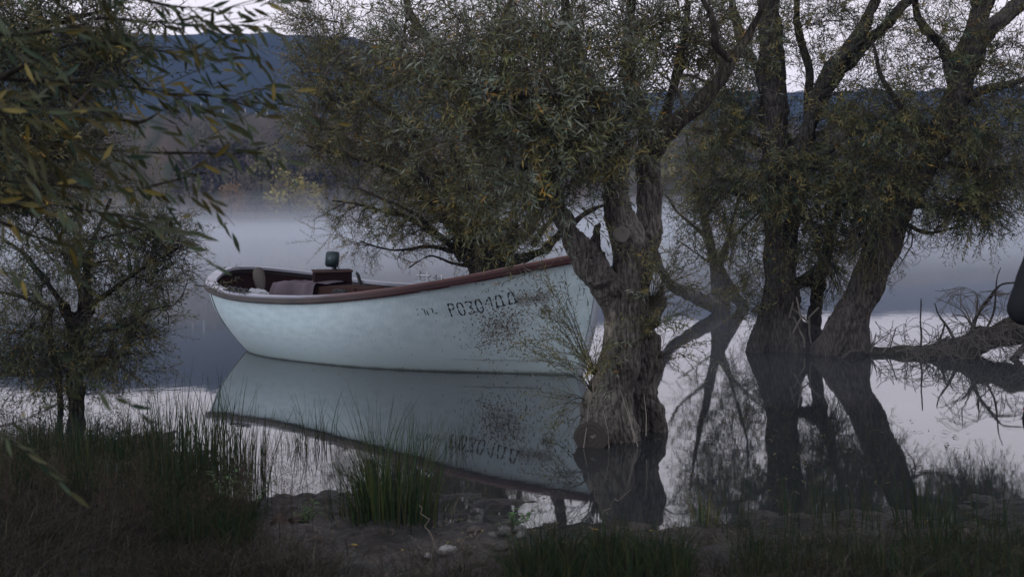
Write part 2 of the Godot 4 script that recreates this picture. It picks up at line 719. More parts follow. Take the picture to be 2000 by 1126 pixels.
func scatter(called: String, meshes: Array, mat: Material, pts: PackedVector3Array, s0: float, s1: float, label: String, category: String, parent: Node3D = null) -> void:
	# one mass of ground cover: a node whose parts are its instanced clump kinds
	var root := parent
	if root == null:
		root = Node3D.new()
		root.name = numbered(called)
		add_child(root, true)
		tag(root, label, category, "", "stuff")
	for k in meshes.size():
		var mine := PackedVector3Array()
		for i in range(k, pts.size(), meshes.size()):
			mine.append(pts[i])
		var mm := MultiMesh.new()
		mm.transform_format = MultiMesh.TRANSFORM_3D
		mm.use_colors = true
		mm.mesh = meshes[k]
		mm.instance_count = mine.size()
		for i in mine.size():
			var b := Basis(Vector3.UP, rr(0, TAU)).scaled_local(Vector3.ONE * rr(s0, s1))
			mm.set_instance_transform(i, Transform3D(b, mine[i]))
			var t := rr(0.7, 1.25)
			mm.set_instance_color(i, Color(t, t, t))
		var o := MultiMeshInstance3D.new()
		o.name = "blades"
		o.multimesh = mm
		o.material_override = mat
		o.set_meta("kind", "stuff")
		root.add_child(o, true)

# ---------------------------------------------------------------- ground
func shore(x: float) -> float:
	# distance of the water's edge
	var s := lerpf(8.3, 6.55, smoothstep(-2.5, -1.35, x))
	s = lerpf(s, 6.24, smoothstep(-0.9, -0.3, x))
	s += 0.10 * noise.get_noise_2d(x * 8.0, 4.0) + 0.28 * noise.get_noise_2d(x * 2.0, 40.0)
	return s

func ground_y(x: float, z: float) -> float:
	var d := shore(x) + z
	var h := clampf(d * 0.06, -0.5, 0.5) if d < 0.0 else d * 0.055
	h = minf(h, 0.9)
	var near := clampf(1.0 - absf(d) / 4.0, 0.25, 1.0)
	h += noise.get_noise_2d(x * 3.2, z * 3.2) * 0.035 * near + noise.get_noise_2d(x * 10.0, z * 10.0 + 80.0) * 0.022 * near + noise.get_noise_2d(x * 26.0, z * 26.0 + 30.0) * 0.013
	return h + 0.008

func build_ground() -> void:
	var xs := []
	var zs := []
	var x := -70.0
	while x < 70.0:
		xs.append(x)
		x += clampf((absf(x) - 2.6) * 0.35, 0.025, 8.0)
	var z := 40.0
	while z > -14.0:
		zs.append(z)
		z -= clampf(0.03 if z < -4.6 and z > -7.2 else minf(absf(z + 4.6), absf(z + 7.2)) * 0.35, 0.03, 6.0)
	var mb := MB.new()
	for zz in zs:
		for xx in xs:
			var y := ground_y(xx, zz)
			var k := 1.0 + 0.5 * noise.get_noise_2d(xx * 5.0, zz * 5.0 + 200.0) + 0.35 * noise.get_noise_2d(xx * 17.0, zz * 17.0)
			var c := Color(0.024, 0.023, 0.023)
			c = c.lerp(Color(0.034, 0.029, 0.025), clampf(noise.get_noise_2d(xx * 1.6 + 70.0, zz * 1.6) * 1.4 + 0.2, 0.0, 0.8))
			k *= lerpf(0.55, 1.0, smoothstep(0.02, 0.6, shore(xx) + zz))   # soaked strip along the water
			mb.vert(Vector3(xx, y, zz), Vector3.UP, Color(c.r * k, c.g * k, c.b * k))
	var w := xs.size()
	for j in zs.size() - 1:
		for i in w - 1:
			var a := j * w + i
			mb.quad(a, a + w, a + w + 1, a + 1)
	mb.smooth()
	var o := put("muddy_bank_ground", mb.mesh(), M.mud)
	tag(o, "dark muddy lake bank in front of the water", "ground", "", "structure")

func far_shore(k: float) -> float:
	# k: sideways slope x/z
	return lerpf(96.0, 210.0, smoothstep(-0.25, 0.42, k))

func hill_y(k: float, d: float) -> float:
	var s := far_shore(k)
	var e := d - s
	var bench := lerpf(15.5, 19.0, smoothstep(-0.2, 0.3, k))
	var h := -1.2 + 1.3 * smoothstep(-6.0, 0.0, e)
	h += bench * (smoothstep(-4.0, 95.0, e) * 0.9 + 0.1 * smoothstep(0.0, 18.0, e))
	h -= 4.0 * smoothstep(110.0, 160.0, e)
	var crest := lerpf(70.0, 51.0, smoothstep(-0.16, 0.0, k))
	crest = lerpf(crest, 56.0, smoothstep(0.1, 0.45, k))
	h += (crest - bench + 4.0) * smoothstep(170.0, 400.0, e)
	h += noise.get_noise_2d(k * 300.0, d * 0.6) * 0.9 * smoothstep(0.0, 40.0, e)
	h += (noise.get_noise_2d(k * 900.0, d * 1.8) * 0.7 + noise.get_noise_2d(k * 30.0, d * 0.1) * 2.0) * smoothstep(170.0, 260.0, e)
	return h

func build_far_land() -> void:
	var mb := MB.new()
	var ks := 260
	var rows := [-8.0, -4.0, -1.0, 2.0, 6.0, 12.0, 20.0, 30.0, 42.0, 55.0, 70.0, 82.0, 92.0, 100.0, 112.0, 130.0, 155.0, 180.0, 205.0, 230.0, 255.0, 280.0, 305.0, 330.0, 355.0, 380.0, 405.0, 440.0, 500.0, 600.0]
	for e in rows:
		for i in ks + 1:
			var k := lerpf(-1.1, 1.1, float(i) / ks)
			var d: float = far_shore(k) + e
			var t := noise.get_noise_2d(k * 260.0, d * 0.9)
			var c := Color(0.078, 0.060, 0.043).lerp(Color(0.034, 0.040, 0.020), clampf(t * 2.6 + 0.35, 0.0, 1.0))
			c = c.lerp(Color(0.020, 0.028, 0.024), smoothstep(120.0, 175.0, e))
			var v := 1.0 + 0.3 * noise.get_noise_2d(k * 1100.0, d * 3.0)
			mb.vert(Vector3(k * d, hill_y(k, d), -d), Vector3.UP, Color(c.r * v, c.g * v, c.b * v))
	for j in rows.size() - 1:
		for i in ks:
			var a := j * (ks + 1) + i
			mb.quad(a, a + ks + 1, a + ks + 2, a + 1)
	mb.smooth()
	var o := put("far_hills", mb.mesh(), M.hill)
	tag(o, "brown far shore rising to a long wooded blue hill", "hills", "", "structure")

func far_tree(px: float, e: float, h: float, w: float, pal: Array, label: String, cat: String) -> void:
	var k := (px - CX) / F
	var d := far_shore(k) + e
	var at := Vector3(k * d, hill_y(k, d) - 0.1, -d)
	var o := thing("far_tree" if cat == "tree" else "far_shrub", at, label, cat, "trees on the far shore" if cat == "tree" else "shrubs on the far slope")
	var mb := MB.new()
	mb.tube(PackedVector3Array([Vector3(0, -0.3, 0), Vector3(rr(-.1, .1), h * 0.4, 0), Vector3(rr(-.2, .2), h * 0.8, 0)]), PackedFloat32Array([h * 0.03, h * 0.022, 0.03]), 6, Color(0.05, 0.04, 0.03))
	put("trunk", mb.mesh(), M.twig, o)
	mb = MB.new()
	var lobes := []
	for i in 9:
		var t := rr(0.25, 1.0)
		lobes.append([Vector3(rr(-.5, .5) * w * (1.15 - t * 0.7), h * t * 0.92, rr(-.5, .5) * w * (1.15 - t * 0.7)), rr(0.16, 0.30) * w])
	for i in 520:
		var l: Array = lobes[rng.randi() % 9]
		var dir := rvec()
		var p: Vector3 = l[0] + dir * l[1] * pow(rng.randf(), 0.4) * 1.15
		small_leaf(mb, p, rvec(), dir, h * 0.085, h * 0.05, pick(pal))
	put("crown", mb.mesh(), M.far_leaf, o)

# ---------------------------------------------------------------- the boat
const BL := 5.434
const BYAW := 0.709
const BX := -3.334
const BZ := -14.821
var boat: Node3D

func lerp_table(xs: Array, ys: Array, x: float) -> float:
	var n := xs.size()
	var i := 0
	while i < n - 2 and x > xs[i + 1]:
		i += 1
	var h: float = xs[i + 1] - xs[i]
	var u := clampf((x - xs[i]) / h, 0.0, 1.0)
	var m0: float = (ys[i + 1] - ys[maxi(i - 1, 0)]) / (xs[i + 1] - xs[maxi(i - 1, 0)])
	var m1: float = (ys[mini(i + 2, n - 1)] - ys[i]) / (xs[mini(i + 2, n - 1)] - xs[i])
	return (2 * u * u * u - 3 * u * u + 1) * ys[i] + (u * u * u - 2 * u * u + u) * h * m0 + (-2 * u * u * u + 3 * u * u) * ys[i + 1] + (u * u * u - u * u) * h * m1

func half_beam(t: float) -> float:
	return lerp_table([0.0, 0.2236, 0.3464, 0.5, 0.632, 0.742, 0.837, 0.922, 1.0], [0.0, 0.524, 0.875, 1.065, 1.075, 1.06, 0.925, 0.64, 0.03], sqrt(t))

func sheer(t: float) -> float:
	return lerp_table([0.0, 0.2, 0.4, 0.6, 0.8, 1.0], [0.80, 0.625, 0.60, 0.678, 0.841, 1.083], t)

func half_water(t: float) -> float:
	return lerp_table([0.0, 0.2236, 0.3464, 0.5, 0.632, 0.742, 0.837, 0.922, 1.0], [0.0, 0.40, 0.68, 0.87, 0.90, 0.85, 0.66, 0.35, 0.03], sqrt(t))

# hull surface: t from stern to bow, s from keel (0) through the waterline (0.34) to the gunwale (1)
func hull(t: float, s: float, side := 1.0, off := 0.0) -> Vector3:
	var top := Vector3(t * BL, sheer(t), half_beam(t))
	var w := Vector3(lerpf(0.55, 5.17, t), 0.0, half_water(t))
	var q: Vector3
	if s >= 0.34:
		var x := (s - 0.34) / 0.66
		q = w.lerp(top, x)
		var bulge := sin(x * PI) * 0.075 * (1.0 - smoothstep(0.55, 0.9, t))
		var sw := smoothstep(0.0, 0.16, t)
		var o := Vector3(-0.6 * (1.0 - sw), 0.0, sw)
		q += o * bulge
		if t > 0.8:
			q.x += sin(x * PI) * 0.05 * smoothstep(0.8, 1.0, t)
	else:
		var x := s / 0.34
		var keel := Vector3(lerpf(0.95, 4.8, t), -0.32, 0.0)
		q = keel.lerp(w, x)
		q.z = w.z * sqrt(x)
	if off != 0.0:
		q.z += off
	q.z *= side
	return q

func hull_n(t: float, s: float) -> Vector3:
	var e := 0.004
	var a := hull(minf(t + e, 1.0), s) - hull(maxf(t - e, 0.0), s)
	var b := hull(t, minf(s + e, 1.0)) - hull(t, maxf(s - e, 0.0))
	var n := a.cross(b).normalized()
	return n if n.dot(hull(t, s) - Vector3(2.8, 0.6, 0.0)) > 0.0 else -n

func boat_pix(p: Vector3) -> Vector2:
	return pix(Transform3D(Basis(Vector3.UP, -BYAW), Vector3(BX, 0, BZ)) * p)

# where on the near side of the hull a mark lies
func hull_at(px: Vector2) -> Vector2:
	var t := clampf((px.x - 420.0) / 700.0, 0.05, 0.97)
	var s := 0.7
	for k in 9:
		var p := boat_pix(hull(t, s))
		var dt := (boat_pix(hull(t + 0.004, s)) - p) / 0.004
		var ds := (boat_pix(hull(t, s + 0.004)) - p) / 0.004
		var det := dt.x * ds.y - ds.x * dt.y
		var e := px - p
		t = clampf(t + (e.x * ds.y - ds.x * e.y) / det, 0.02, 0.985)
		s = clampf(s + (dt.x * e.y - e.x * dt.y) / det, 0.05, 0.99)
	return Vector2(t, s)

func hull_texture() -> ImageTexture:
	var W := 1536
	var H := 384
	var im := Image.create(W, H, false, Image.FORMAT_RGB8)
	for y in H:
		var s := 1.0 - float(y) / H
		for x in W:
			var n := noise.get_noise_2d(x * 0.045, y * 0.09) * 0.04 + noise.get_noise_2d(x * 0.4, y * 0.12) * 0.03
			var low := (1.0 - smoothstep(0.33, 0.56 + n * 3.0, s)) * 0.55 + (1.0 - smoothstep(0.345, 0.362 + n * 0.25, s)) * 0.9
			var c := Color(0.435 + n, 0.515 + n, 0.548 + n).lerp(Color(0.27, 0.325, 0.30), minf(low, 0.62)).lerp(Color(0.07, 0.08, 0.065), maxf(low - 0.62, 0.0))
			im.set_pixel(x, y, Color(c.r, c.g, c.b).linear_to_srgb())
	var dark := [Color(0.03, 0.024, 0.018), Color(0.09, 0.064, 0.042), Color(0.06, 0.062, 0.042), Color(0.15, 0.112, 0.082)]
	var speck := func(p: Vector2, r: float, c: Color) -> void:
		var q: Vector2 = hull_at(p)
		var u := int(q.x * W)
		var v := int((1.0 - q.y) * H)
		var ri := int(ceil(r))
		for dy in range(-ri, ri + 1):
			for dx in range(-ri, ri + 1):
				if dx * dx + dy * dy <= r * r + 0.4 and u + dx >= 0 and u + dx < W and v + dy >= 0 and v + dy < H:
					im.set_pixel(u + dx, v + dy, im.get_pixel(u + dx, v + dy).lerp(c.linear_to_srgb(), rr(0.55, 1.0)))
	# [centre, spread, how many]
	for g in [[Vector2(978, 642), Vector2(23, 19), 1500], [Vector2(985, 650), Vector2(42, 32), 500], [Vector2(1040, 630), Vector2(45, 42), 620], [Vector2(925, 632), Vector2(22, 22), 150], [Vector2(945, 668), Vector2(13, 18), 160], [Vector2(1066, 608), Vector2(7, 5), 240], [Vector2(1048, 565), Vector2(32, 10), 130], [Vector2(960, 700), Vector2(30, 24), 90], [Vector2(1010, 580), Vector2(40, 14), 120]]:
		for i in g[2]:
			var p: Vector2 = g[0] + Vector2(rng.randfn(), rng.randfn()) * g[1]
			if p.x > 800 and p.x < 1118:
				speck.call(p, 0.6 if rng.randf() < 0.75 else rr(0.9, 2.0), dark[rng.randi() % 4])
	# the rubbed dark patch by the last letter
	for i in 2600:
		var p := Vector2(rr(1008, 1074), 0)
		p.y = 583.0 - (p.x - 1040.0) * 0.13 + clampf(rng.randfn() * 6.5, -12, 12)
		if noise.get_noise_2d(p.x * 3.0, p.y * 18.0) > -0.12:
			speck.call(p, 0.7, Color(0.10, 0.085, 0.07) if rng.randf() < 0.7 else dark[0])
	for i in 70:
		speck.call(Vector2(rr(480, 1100), rr(600, 720)), rr(0.6, 1.3), dark[0])
	return ImageTexture.create_from_image(im)

func hull_side(side: float) -> ArrayMesh:
	var mb := MB.new()
	var nt := 110
	var ns := 26
	for i in nt + 1:
		var t := pow(float(i) / nt, 1.6) if i < nt else 1.0
		t = lerpf(t, float(i) / nt, 0.35)
		for j in ns + 1:
			var s := float(j) / ns
			mb.vert(hull(t, s, side), Vector3.ZERO, Color.WHITE, Vector2(t, 1.0 - s))
	for i in nt:
		for j in ns:
			var a := i * (ns + 1) + j
			if side > 0: mb.quad(a, a + 1, a + ns + 2, a + ns + 1)
			else: mb.quad(a, a + ns + 1, a + ns + 2, a + 1)
	mb.smooth()
	return mb.mesh()

# a band along the whole gunwale: cross-section corners (outward, up) swept from near bow round the stern to far bow
func rail(section: Array, t_near: float, t_far: float, colf: Callable) -> ArrayMesh:
	var mb := MB.new()
	var st := []
	var n := 120
	for i in n + 1:
		var a := lerpf(-sqrt(t_near), sqrt(t_far), float(i) / n)
		st.append(a)
	var m := section.size()
	for i in n + 1:
		var t: float = st[i] * st[i]
		var sg := 1.0 if st[i] < 0 else -1.0
		var a2: float = st[i]
		var e := 0.01
		var f := func(a: float) -> Vector3:
			var tt := clampf(a * a, 0.0, 1.0)
			return Vector3(tt * BL, sheer(tt), half_beam(tt) * (1.0 if a < 0 else -1.0))
		var p: Vector3 = f.call(a2)
		var d: Vector3 = f.call(clampf(a2 + e, -1, 1)) - f.call(clampf(a2 - e, -1, 1))
		var out := Vector3(-d.z, 0, d.x).normalized()
		if out.dot(Vector3(p.x - 2.4, 0, p.z * 1.2)) < 0: out = -out
		for k in m:
			for r in 2:
				var q: Vector2 = section[(k + r) % m]
				var q0: Vector2 = section[k]
				var q1: Vector2 = section[(k + 1) % m]
				var en := Vector2(q1.y - q0.y, -(q1.x - q0.x)).normalized()
				mb.vert(p + out * q.x + Vector3.UP * q.y, (out * en.x + Vector3.UP * en.y).normalized(), colf.call(t, sg, k))
	for i in n:
		for k in m:
			var a := (i * m + k) * 2
			var b := ((i + 1) * m + k) * 2
			mb.quad(a, b, b + 1, a + 1)
	return mb.mesh()

func stroke(mb: MB, pts: Array, w: float, lift: float) -> void:
	var fine := []
	for i in pts.size() - 1:
		for k in 3:
			fine.append(pts[i].lerp(pts[i + 1], k / 3.0))
	fine.append(pts[-1])
	var prev := [-1, -1]
	for i in fine.size():
		var d: Vector2 = (fine[mini(i + 1, fine.size() - 1)] - fine[maxi(i - 1, 0)]).normalized()
		var o := Vector2(-d.y, d.x) * w * 0.5
		var id := []
		for sgn in [-1.0, 1.0]:
			var q: Vector2 = hull_at(fine[i] + o * sgn)
			var nn := hull_n(q.x, q.y)
			id.append(mb.vert(hull(q.x, q.y) + nn * lift, nn, Color.WHITE))
		if i > 0:
			mb.quad(prev[0], id[0], id[1], prev[1])
		prev = id

func lettering() -> void:
	var ink := std(Color(0.006, 0.007, 0.010), 0.6)
	var z := func(a: Array) -> Array:
		var r := []
		for i in range(0, a.size(), 2):
			r.append(Vector2(860.0 + a[i] / 11.26, 540.0 + a[i + 1] / 11.26))
		return r
	var letters := [
		[[150, 605, 200, 595], [165, 602, 182, 652], [180, 680, 228, 795], [232, 815, 262, 878], [215, 592, 265, 605, 292, 640], [300, 662, 292, 700, 262, 720], [195, 722, 240, 715]],
		[[400, 570, 372, 590, 364, 630, 392, 698], [415, 568, 460, 590, 490, 640, 512, 685], [398, 725, 425, 790, 460, 830, 495, 842], [515, 715, 545, 780, 540, 815, 512, 838]],
		[[545, 580, 560, 552, 597, 545], [618, 540, 660, 555, 690, 595], [690, 625, 642, 668, 730, 715], [740, 740, 750, 780, 712, 808], [625, 785, 650, 808, 690, 812]],
		[[800, 503, 770, 520, 764, 560, 792, 640], [820, 500, 865, 525, 895, 570, 915, 615], [795, 660, 825, 725, 860, 765, 895, 780], [915, 645, 948, 710, 945, 745, 912, 775]],
		[[990, 610, 1020, 580], [1010, 545, 1045, 495], [1042, 465, 1078, 452, 1110, 530], [1112, 555, 1145, 655], [1148, 685, 1170, 730]],
		[[1245, 415, 1217, 425, 1222, 510], [1270, 405, 1295, 405, 1350, 495], [1225, 545, 1250, 650], [1355, 520, 1395, 625], [1232, 668, 1322, 645], [1345, 640, 1438, 618], [1238, 672, 1243, 690]],
		[[1515, 352, 1487, 362, 1497, 460], [1545, 345, 1570, 342, 1625, 435], [1505, 485, 1530, 595], [1630, 455, 1665, 560], [1500, 605, 1595, 580], [1620, 578, 1705, 550]],
	]
	for l in letters:
		var mb := MB.new()
		for s in l:
			stroke(mb, z.call(s), 2.4, 0.004)
		put("letter", mb.mesh(), ink, boat, "stuff")
	# worn remains of the first characters
	for l in [[[130, 522, 140, 516], [136, 556, 144, 562]], [[168, 512, 178, 520], [186, 516, 200, 560]], [[208, 528, 222, 562], [228, 510, 232, 516]], [[245, 508, 256, 546], [272, 548, 290, 547]]]:
		var mb := MB.new()
		for s in l:
			var r := []
			for i in range(0, s.size(), 2):
				r.append(Vector2(780.0 + s[i] / 3.882, 470.0 + s[i + 1] / 3.882))
			stroke(mb, r, 1.5, 0.004)
		put("worn_letter", mb.mesh(), ink, boat, "stuff")

func build_boat() -> void:
	boat = thing("rowing_boat", Vector3(BX, 0, BZ), "weathered white wooden boat with brown gunwale and stencilled number, moored among willows", "boat")
	boat.rotation.y = -BYAW
	var paint := std(Color.WHITE, 0.42, false, 0.35)
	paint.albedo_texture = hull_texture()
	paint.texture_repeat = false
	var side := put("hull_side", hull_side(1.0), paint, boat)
	side.set_meta("label", "white painted near side spattered with dark specks")
	put("hull_side", hull_side(-1.0), std(Color(0.44, 0.52, 0.55), 0.45), boat)
	var dull := std(Color.WHITE, 0.95, true, 0.12)
	# inner skin, sole and thwarts
	var inner := MB.new()
	var brown := Color(0.026, 0.014, 0.014)
	for sd in [1.0, -1.0]:
		var first := inner.v.size()
		for i in 61:
			var t := lerpf(0.0, 0.985, pow(i / 60.0, 1.7))
			for j in 11:
				var s := lerpf(0.36, 0.995, j / 10.0)
				var q := hull(t, s)
				var k := 1.0 + 0.3 * noise.get_noise_3dv(q * Vector3(3, 14, 3))
				var nn := hull_n(t, s)
				q -= nn * 0.03
				q.z = maxf(q.z, 0.0) * sd
				inner.vert(q, Vector3.ZERO, Color(brown.r * k, brown.g * k, brown.b * k))
		for i in 60:
			for j in 10:
				var a := first + i * 11 + j
				inner.quad(a, a + 11, a + 12, a + 1)
	inner.smooth()
	put("inner_planking", inner.mesh(), dull, boat)
	var sole := MB.new()
	for i in 20:
		var t0 := lerpf(0.03, 0.93, i / 20.0)
		var t1 := lerpf(0.03, 0.93, (i + 1) / 20.0)
		var a := sole.vert(Vector3(hull(t0, 0.45).x, 0.13, hull(t0, 0.45).z), Vector3.UP, Color(0.04, 0.027, 0.024))
		var b := sole.vert(Vector3(hull(t1, 0.45).x, 0.13, hull(t1, 0.45).z), Vector3.UP, Color(0.04, 0.027, 0.024))
		var c := sole.vert(Vector3(hull(t1, 0.45).x, 0.13, -hull(t1, 0.45).z), Vector3.UP, Color(0.04, 0.027, 0.024))
		var d := sole.vert(Vector3(hull(t0, 0.45).x, 0.13, -hull(t0, 0.45).z), Vector3.UP, Color(0.04, 0.027, 0.024))
		sole.quad(a, b, c, d)
	put("floorboards", sole.mesh(), dull, boat)
	# gunwale: outer rubbing band, then the flat pale cap
	var band := func(t: float, sg: float, k: int) -> Color:
		var red := smoothstep(0.35, 0.75, t)
		var n := 1.0 + 0.35 * noise.get_noise_2d(t * 90.0, sg * 10.0 + k)
		var c := Color(0.058, 0.049, 0.047).lerp(Color(0.040, 0.012, 0.012), red)
		return Color(c.r * n, c.g * n, c.b * n)
	put("rubbing_rail", rail([Vector2(-0.02, 0.006), Vector2(0.042, 0.006), Vector2(0.047, 0.018), Vector2(0.045, 0.056), Vector2(0.036, 0.066), Vector2(-0.02, 0.066)], 1.0, 1.0, band), std(Color.WHITE, 0.55, true), boat)
	var cap := func(t: float, _sg: float, k: int) -> Color:
		var n := 1.0 + 0.3 * noise.get_noise_2d(t * 70.0, k * 3.0)
		var c := Color(0.27, 0.265, 0.32).lerp(Color(0.12, 0.06, 0.055), smoothstep(0.42, 0.62, t))
		return Color(c.r * n, c.g * n, c.b * n)
	put("gunwale_cap", rail([Vector2(-0.095, 0.052), Vector2(0.030, 0.052), Vector2(0.030, 0.080), Vector2(0.022, 0.086), Vector2(-0.088, 0.086), Vector2(-0.095, 0.080)], 0.985, 0.985, cap), std(Color.WHITE, 0.4, true), boat)
	# fore deck
	var deck := MB.new()
	for i in 21:
		var t := lerpf(0.69, 0.99, i / 20.0)
		for j in 9:
			var x := lerpf(-1.0, 1.0, j / 8.0)
			deck.vert(Vector3(t * BL, sheer(t) + 0.05 + 0.05 * (1.0 - x * x), half_beam(t) * 0.93 * x), Vector3.UP, Color(0.10, 0.05, 0.045))
	for i in 20:
		for j in 8:
			deck.quad(i * 9 + j, (i + 1) * 9 + j, (i + 1) * 9 + j + 1, i * 9 + j + 1)
	deck.smooth()
	put("foredeck", deck.mesh(), std(Color.WHITE, 0.6, true), boat)
	# stem post and the batten where the rounded stern meets the near side
	var stem := PackedVector3Array()
	var sr := PackedFloat32Array()
	for i in 13:
		var q := hull(1.0, lerpf(0.02, 1.0, i / 12.0))
		stem.append(Vector3(q.x + 0.02, q.y, 0.0))
		sr.append(0.035)
	var mb := MB.new()
	mb.tube(stem, sr, 6, Color(0.30, 0.32, 0.36), true)
	put("stem_post", mb.mesh(), std(Color.WHITE, 0.6, true), boat)
	for sd in [1.0, -1.0]:
		mb = MB.new()
		var dark := MB.new()
		var pts := PackedVector3Array()
		var pd := PackedVector3Array()
		for i in 16:
			var s := lerpf(0.34, 0.985, i / 15.0)
			var q := hull(lerpf(0.088, 0.138, (s - 0.34) / 0.66), s, sd)
			var nn := hull_n(0.12, s)
			pts.append(q)
			q = hull(lerpf(0.094, 0.143, (s - 0.34) / 0.66), s, sd)
			pd.append(q + Vector3(nn.x, nn.y, nn.z * sd) * 0.002)
		var r1 := PackedFloat32Array()
		r1.resize(16)
		r1.fill(0.012)
		mb.tube(pts, r1, 6, Color(0.55, 0.65, 0.70))
		var b := put("stern_batten", mb.mesh(), std(Color.WHITE, 0.5, true), boat)
		r1.fill(0.007)
		dark.tube(pd, r1, 5, Color(0.03, 0.035, 0.04))
		put("seam", dark.mesh(), std(Color.WHITE, 0.8, true), b)
	lettering()
	# engine box with its lower plinth
	var bi := Transform3D(Basis(Vector3.UP, 0.93), Vector3(1.62, 0, -0.10))
	mb = MB.new()
	mb.hexa([Vector3(-0.30, 0.13, -0.26), Vector3(0.21, 0.13, -0.26), Vector3(0.21, 0.13, 0.24), Vector3(-0.30, 0.13, 0.24), Vector3(-0.20, 0.86, -0.22), Vector3(0.205, 0.86, -0.22), Vector3(0.205, 0.86, 0.21), Vector3(-0.20, 0.86, 0.21)], Color(0.018, 0.011, 0.010), bi)
	mb.box(Vector3(-0.215, 0.862, -0.23), Vector3(0.22, 0.878, 0.225), Color(0.06, 0.038, 0.035), bi)
	var box := put("engine_box", mb.mesh(), dull, boat)
	mb = MB.new()
	mb.box(Vector3(-0.36, 0.12, -0.30), Vector3(0.26, 0.66, 0.28), Color(0.040, 0.024, 0.022), bi)
	put("plinth", mb.mesh(), dull, box)
	# swivelling display on a stalk
	var head := MB.new()
	var hx := Transform3D(Basis(Vector3(0, 0, 1), -0.12) * Basis(Vector3.UP, 0.5), Vector3(1.63, 1.0, -0.10))
	var rows := []
	for k in 6:
		var zz: float = [-0.045, -0.035, -0.02, 0.02, 0.035, 0.045][k]
		var sc: float = [0.82, 0.95, 1.0, 1.0, 0.95, 0.86][k]
		var ring := []
		for a in 24:
			var an := TAU * a / 24
			var sx := signf(cos(an)) * pow(absf(cos(an)), 0.35) * 0.075 * sc
			var sy := signf(sin(an)) * pow(absf(sin(an)), 0.35) * 0.090 * sc
			ring.append(head.vert(hx * Vector3(sx, sy, zz), (hx.basis * Vector3(sx, sy, zz * 0.8)).normalized(), Color(0.03, 0.045, 0.05)))
		rows.append(ring)
	for k in 5:
		for a in 24:
			head.quad(rows[k][a], rows[k + 1][a], rows[k + 1][(a + 1) % 24], rows[k][(a + 1) % 24])
	for e in [0, 5]:
		var ce := head.vert(hx * Vector3(0, 0, -0.046 if e == 0 else 0.046), hx.basis * Vector3(0, 0, -1 if e == 0 else 1), Color(0.04, 0.06, 0.065))
		for a in 24:
			head.tri(ce, rows[e][a], rows[e][(a + 1) % 24])
	var hd := put("instrument_head", head.mesh(), std(Color.WHITE, 0.4, true), boat)
	mb = MB.new()
	mb.tube(PackedVector3Array([Vector3(1.66, 0.875, -0.10), Vector3(1.66, 0.905, -0.10), Vector3(1.65, 0.94, -0.10)]), PackedFloat32Array([0.045, 0.022, 0.02]), 10, Color(0.012, 0.014, 0.016), true)
	mb.tube(PackedVector3Array([Vector3(1.68, 0.95, -0.10), Vector3(1.74, 0.91, -0.09), Vector3(1.78, 0.865, -0.08)]), PackedFloat32Array([0.006, 0.006, 0.006]), 6, Color(0.01, 0.01, 0.01))
	put("stalk", mb.mesh(), std(Color.WHITE, 0.5, true), hd)
	# long side bench with a rounded fore end
	mb = MB.new()
	var prof := []
	for k in 7:
		var a := k / 6.0 * PI / 2
		prof.append(Vector2(2.55 + 0.10 * sin(a), 0.65 + 0.085 * cos(a)))
	var bench := Color(0.045, 0.024, 0.022)
	mb.box(Vector3(1.25, 0.13, 0.0), Vector3(2.55, 0.735, 0.40), bench)
	mb.box(Vector3(2.55, 0.13, 0.02), Vector3(2.66, 0.65, 0.38), bench)
	for k in 6:
		var q0: Vector2 = prof[k]
		var q1: Vector2 = prof[k + 1]
		var nn := Vector3(q1.y - q0.y, q0.x - q1.x, 0).normalized() * -1.0
		var i0 := mb.vert(Vector3(q0.x, q0.y, 0.02), nn, bench)
		var i1 := mb.vert(Vector3(q1.x, q1.y, 0.02), nn, bench)
		var i2 := mb.vert(Vector3(q1.x, q1.y, 0.38), nn, bench)
		var i3 := mb.vert(Vector3(q0.x, q0.y, 0.38), nn, bench)
		mb.quad(i0, i1, i2, i3)
		var c := mb.vert(Vector3(2.55, 0.65, 0.38), Vector3(0, 0, 1), bench)
		mb.tri(c, mb.vert(Vector3(q0.x, q0.y, 0.38), Vector3(0, 0, 1), bench), mb.vert(Vector3(q1.x, q1.y, 0.38), Vector3(0, 0, 1), bench))
	put("side_bench", mb.mesh(), dull, boat)
	# fittings on the gunwales
	var steel := std(Color(0.45, 0.47, 0.5), 0.3, false)
	steel.metallic = 0.9
	var black := std(Color(0.012, 0.013, 0.016), 0.5)
	var rowlock := func(t: float, sd: float, mat: Material, called: String, horn: float) -> void:
		var b := MB.new()
		var at := Vector3(t * BL, sheer(t) + 0.094, (half_beam(t) - 0.045) * sd)
		b.box(at + Vector3(-0.10, 0, -0.03), at + Vector3(0.10, 0.012, 0.03), Color.WHITE)
		for s in [-1.0, 1.0]:
			b.tube(PackedVector3Array([at + Vector3(0.05 * s, 0.0, 0), at + Vector3(0.052 * s, horn * 0.55, 0), at + Vector3(0.045 * s, horn, 0)]), PackedFloat32Array([0.016, 0.016, 0.013]), 8, Color.WHITE, true)
		b.tube(PackedVector3Array([at + Vector3(-0.09, horn * 0.6, 0), at + Vector3(0.09, horn * 0.6, 0)]), PackedFloat32Array([0.011, 0.011]), 8, Color.WHITE, true)
		put(called, b.mesh(), mat, boat)
	rowlock.call(0.735, 1.0, steel, "bollard", 0.10)
	rowlock.call(0.44, -1.0, steel, "bollard", 0.10)
	rowlock.call(0.235, 1.0, black, "cleat", 0.045)
	rowlock.call(0.275, 1.0, black, "cleat", 0.045)
	rowlock.call(0.555, 1.0, black, "cleat", 0.035)
	# horned cleat and a hook on the far side
	mb = MB.new()
	var ct := 0.14
	var at := Vector3(ct * BL, sheer(ct) + 0.094, -(half_beam(ct) - 0.05))
